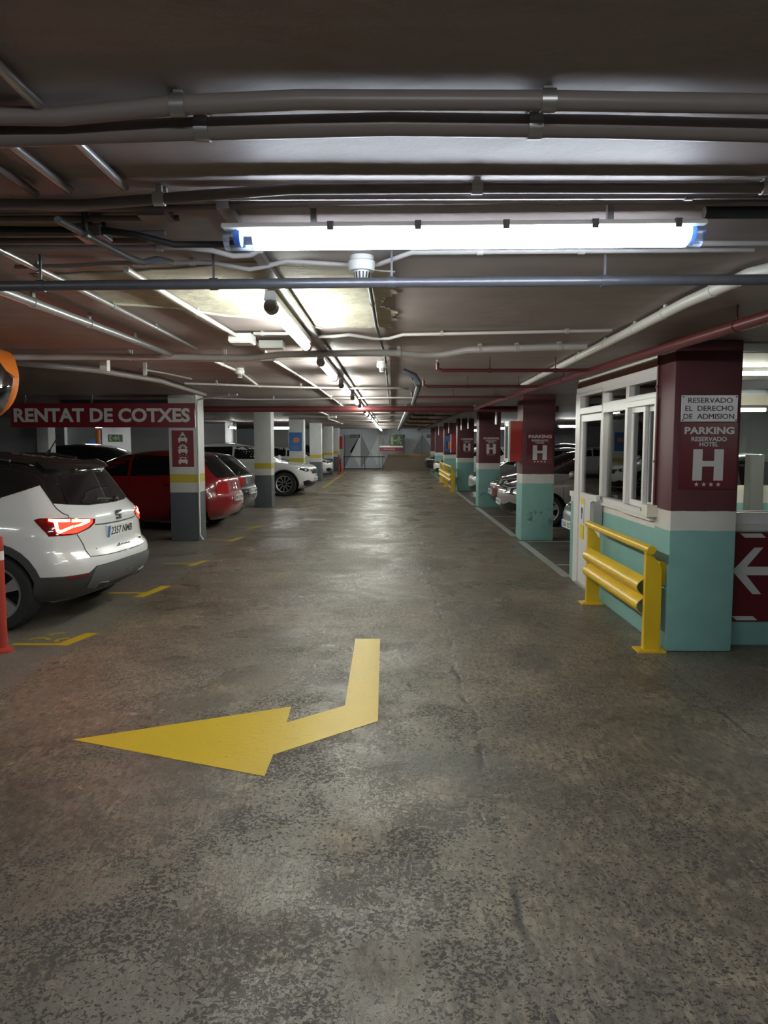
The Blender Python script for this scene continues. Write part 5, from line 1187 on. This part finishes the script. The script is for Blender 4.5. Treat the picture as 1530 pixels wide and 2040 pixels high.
ARONA = ((-4.59, 7.40, 0), 174)
def ribbon(pts, w_):
    L, R = [], []
    for i, p in enumerate(pts):
        a = Vector(pts[max(0, i-1)]); b = Vector(pts[min(len(pts)-1, i+1)]); d = (b-a).normalized(); n = Vector((-d.y, d.x))*w_/2
        L.append(tuple(Vector(p)+n)); R.append(tuple(Vector(p)-n))
    return L + R[::-1]
def arona_details(t, S, bv, T, TY):
    A = 118
    def both(name, poly, mat, off=.004, step=.05, smooth=40, sides=(1, -1)):
        r = []
        for s in sides:
            r.append(obj(name, patch(bv, [(a*s, b) for a, b in poly], A*s, off, step), M[mat], t, smooth=smooth))
        return r
    bd = [o for o in t.children if o.name.startswith('body')][0]; bd.data.materials.append(M['p_black']); ix = len(bd.data.materials)-1
    for p_ in bd.data.polygons:
        c_ = p_.center
        if c_.z > 1.33 and -1.85 < c_.x < .75: p_.material_index = ix
    both('upper_shell', [(.3,1.03),(.76,1.161),(1.082,1.266),(1.182,1.109),(1.282,1.094),(1.481,1.07),(1.70,1.065),(1.70,1.42),(.3,1.42)], 'p_black')
    for s in (1, -1):
        obj('side_shell', patch(bv, side_poly([(.93,1.02),(-1.27,1.15),(-1.25,1.42),(.3,1.42)], s), 90*s, .0045, .08), M['p_black'], t, smooth=40)
        for pl in S_SIDE[:2]: obj('side_window', patch(bv, side_poly(pl, s), 90*s, .008, .08), M['tint'], t, smooth=40)
    obj('windscreen', patch(bv, S_WIND, 0, .006, .08), M['car_glass'], t, smooth=40)
    obj('rear_window', patch(bv, [(-.56,1.09),(0,1.075),(.56,1.09),(.56,1.13),(.46,1.34),(-.46,1.34),(-.56,1.13)], 180, .009, .06), M['tint'], t, smooth=40)
    obj('roof_panel', patch(bv, [(-1.70,-.52),(.2,-.56),(.40,-.45),(.40,.45),(.2,.56),(-1.70,.52)], 0, .008, .09, top=True), M['p_black'], t, smooth=40)
    obj('spoiler', patch(bv, [(-.54,1.375),(.54,1.375),(.52,1.43),(-.52,1.43)], 180, .05, .05, skirt=.06), M['p_black'], t, smooth=40)
    for s in (1, -1): obj('roof_rail', MB().tube([(.35,s*.58,1.475),(.2,s*.585,1.515),(-1.0,s*.585,1.52),(-1.25,s*.57,1.48)], .018, 8), M['black'], t, smooth=50)
    for lens, s in zip(both('tail_lamp', [(1.033,.977),(1.082,.99),(1.306,.983),(1.526,.95),(1.52,.914),(1.474,.874),(1.373,.838),(1.26,.835),(1.145,.837),(1.129,.865),(1.097,.902)], 'tail_red', .006, .04), (1, -1)):
        def sub(nm, poly, mat, off): obj(nm, patch(bv, [(a*s, b) for a, b in poly], A*s, off, .03, skirt=.004), M[mat], lens, smooth=40)
        sub('lit_lens', [(1.160,.978),(1.306,.974),(1.50,.948),(1.498,.919),(1.455,.884),(1.372,.850),(1.26,.848),(1.212,.858),(1.190,.942)], 'tail_glow', .009)
        sub('light_bar', [(1.148,.979),(1.314,.967),(1.315,.947),(1.22,.953),(1.225,.894),(1.241,.884),(1.338,.917),(1.337,.897),(1.232,.856),(1.207,.873),(1.189,.953),(1.149,.965)], 'tail_core', .012)
        sub('light_bar', [(1.331,.964),(1.477,.95),(1.473,.929),(1.406,.907),(1.346,.899),(1.342,.912),(1.398,.924),(1.424,.937),(1.33,.944)], 'tail_core', .012)
    both('bumper_cladding', [(1.03,.486),(1.257,.487),(1.461,.492),(1.524,.542),(1.83,.552),(1.83,.12),(1.0,.12),(1.0,.34)], 'charcoal', .006)
    both('diffuser', [(1.524,.536),(1.83,.546),(1.83,.37),(1.631,.36),(1.483,.33),(1.43,.351),(1.506,.512)], 'bumper_grey', .014)
    for q in both('exhaust_trim', [(1.487,.338),(1.538,.388),(1.617,.372),(1.579,.318)], 'bumper_grey', .024, .03): pass
    both('exhaust_opening', [(1.503,.343),(1.543,.380),(1.602,.367),(1.572,.326)], 'black', .028, .03)
    both('reflector', [(1.261,.482),(1.461,.487),(1.45,.465),(1.281,.460)], 'tail_red', .012, .03)
    mb = MB()
    for s in (1, -1):
        for pl in ([(1.182,1.109),(1.215,1.064),(1.264,1.022),(1.306,1.002),(1.308,.985)], [(1.373,.835),(1.418,.743),(1.437,.685),(1.475,.631),(1.6,.622),(1.80,.616)]):
            patch(bv, [(a*s, b) for a, b in ribbon(pl, .007)], A*s, .002, .03, mb=mb, skirt=.003)
    obj('tailgate_shut_line', mb, M['charcoal'], t)
    mb = MB()
    for s in (1, -1): patch(bv, [(a*s, b) for a, b in ribbon([(1.524,.899),(1.593,.893),(1.729,.889),(1.76,.889)], .012)], A*s, .002, .03, mb=mb, skirt=.003)
    obj('plate_recess_edge', mb, M['charcoal'], t)
    h = bv.ray_cast(Vector((-6,0,.815)), Vector((1,0,0)))[0]; plate_rear(t, S, .815, h.x-.012, '2357 NMB', .52, -1, math.radians(-8))
    h = bv.ray_cast(Vector((-6,0,.955)), Vector((1,0,0)))[0]
    o = (h.x-.012, 0, .955); u = (0,-1,0); v = (0,0,1)
    em = obj('emblem', MB().prism([(-.05,.012),(-.05,.037),(-.042,.043),(.05,.043),(.05,.022),(-.012,.022),(-.012,.012)], o, u, v, .012).prism([(-.05,.004),(.012,.004),(.05,-.002),(.05,-.012),(.0,-.012),(-.05,.0)], o, u, v, .012).prism([(.05,-.018),(.05,-.037),(.042,-.043),(-.05,-.043),(-.05,-.022),(.012,-.022),(.012,-.014)], o, u, v, .012), M['charcoal'], t)
    h = bv.ray_cast(Vector((-6,0,.672)), Vector((1,0,0)))[0]
    obj('lettering', text_mb('Arona', (-.15,.13,.652,.695), (h.x-.004,0,0), u, v, .0, .003, .35), M['charcoal'], t)
    obj('trim_badge', text_mb('FR', (.40,.46,.665,.69), (h.x+.03,0,0), u, v, .02, .003), M['charcoal'], t)
    obj('tailgate_lock', MB().lathe([(0,-.01),(.009,-.01),(.009,0),(0,0)], (h.x+.05,.44,.68), 'x', 10), M['charcoal'], t)
    obj('antenna', MB().tube([(-1.26,0,1.525),(-1.30,0,1.57)], .014, 8).tube([(-1.29,0,1.56),(-1.40,0,1.72)], .006, 8), M['black'], t, smooth=50)
    obj('rear_wiper', MB().tube([(-1.875,-.12,1.095),(-1.85,.16,1.12),(-1.86,.2,1.115)], .011, 8).ball((-1.885,-.12,1.095), .03, .035, .03), M['black'], t, smooth=50)
    for x in (S['xr'], S['xf']):
        for s in (1, -1): obj('arch_cladding', patch(bv, arch_ring(S, x, s, S['wr']+.045, S['wr']+.115, -.12, PI+.12), 90*s, .006, .05), M['charcoal'], t, smooth=40)
    for s in (1, -1): obj('sill_cladding', patch(bv, side_poly([(-.85,.12),(.80,.12),(.80,.34),(-.85,.34)], s), 90*s, .005, .08), M['charcoal'], t, smooth=40)
    front_kit(t, S, bv, T, TY, (.70,.82), True, '2357 NMB'); mirrors(t, S, 1, 1, 1, 'p_white', z=1.06)
build_cars()
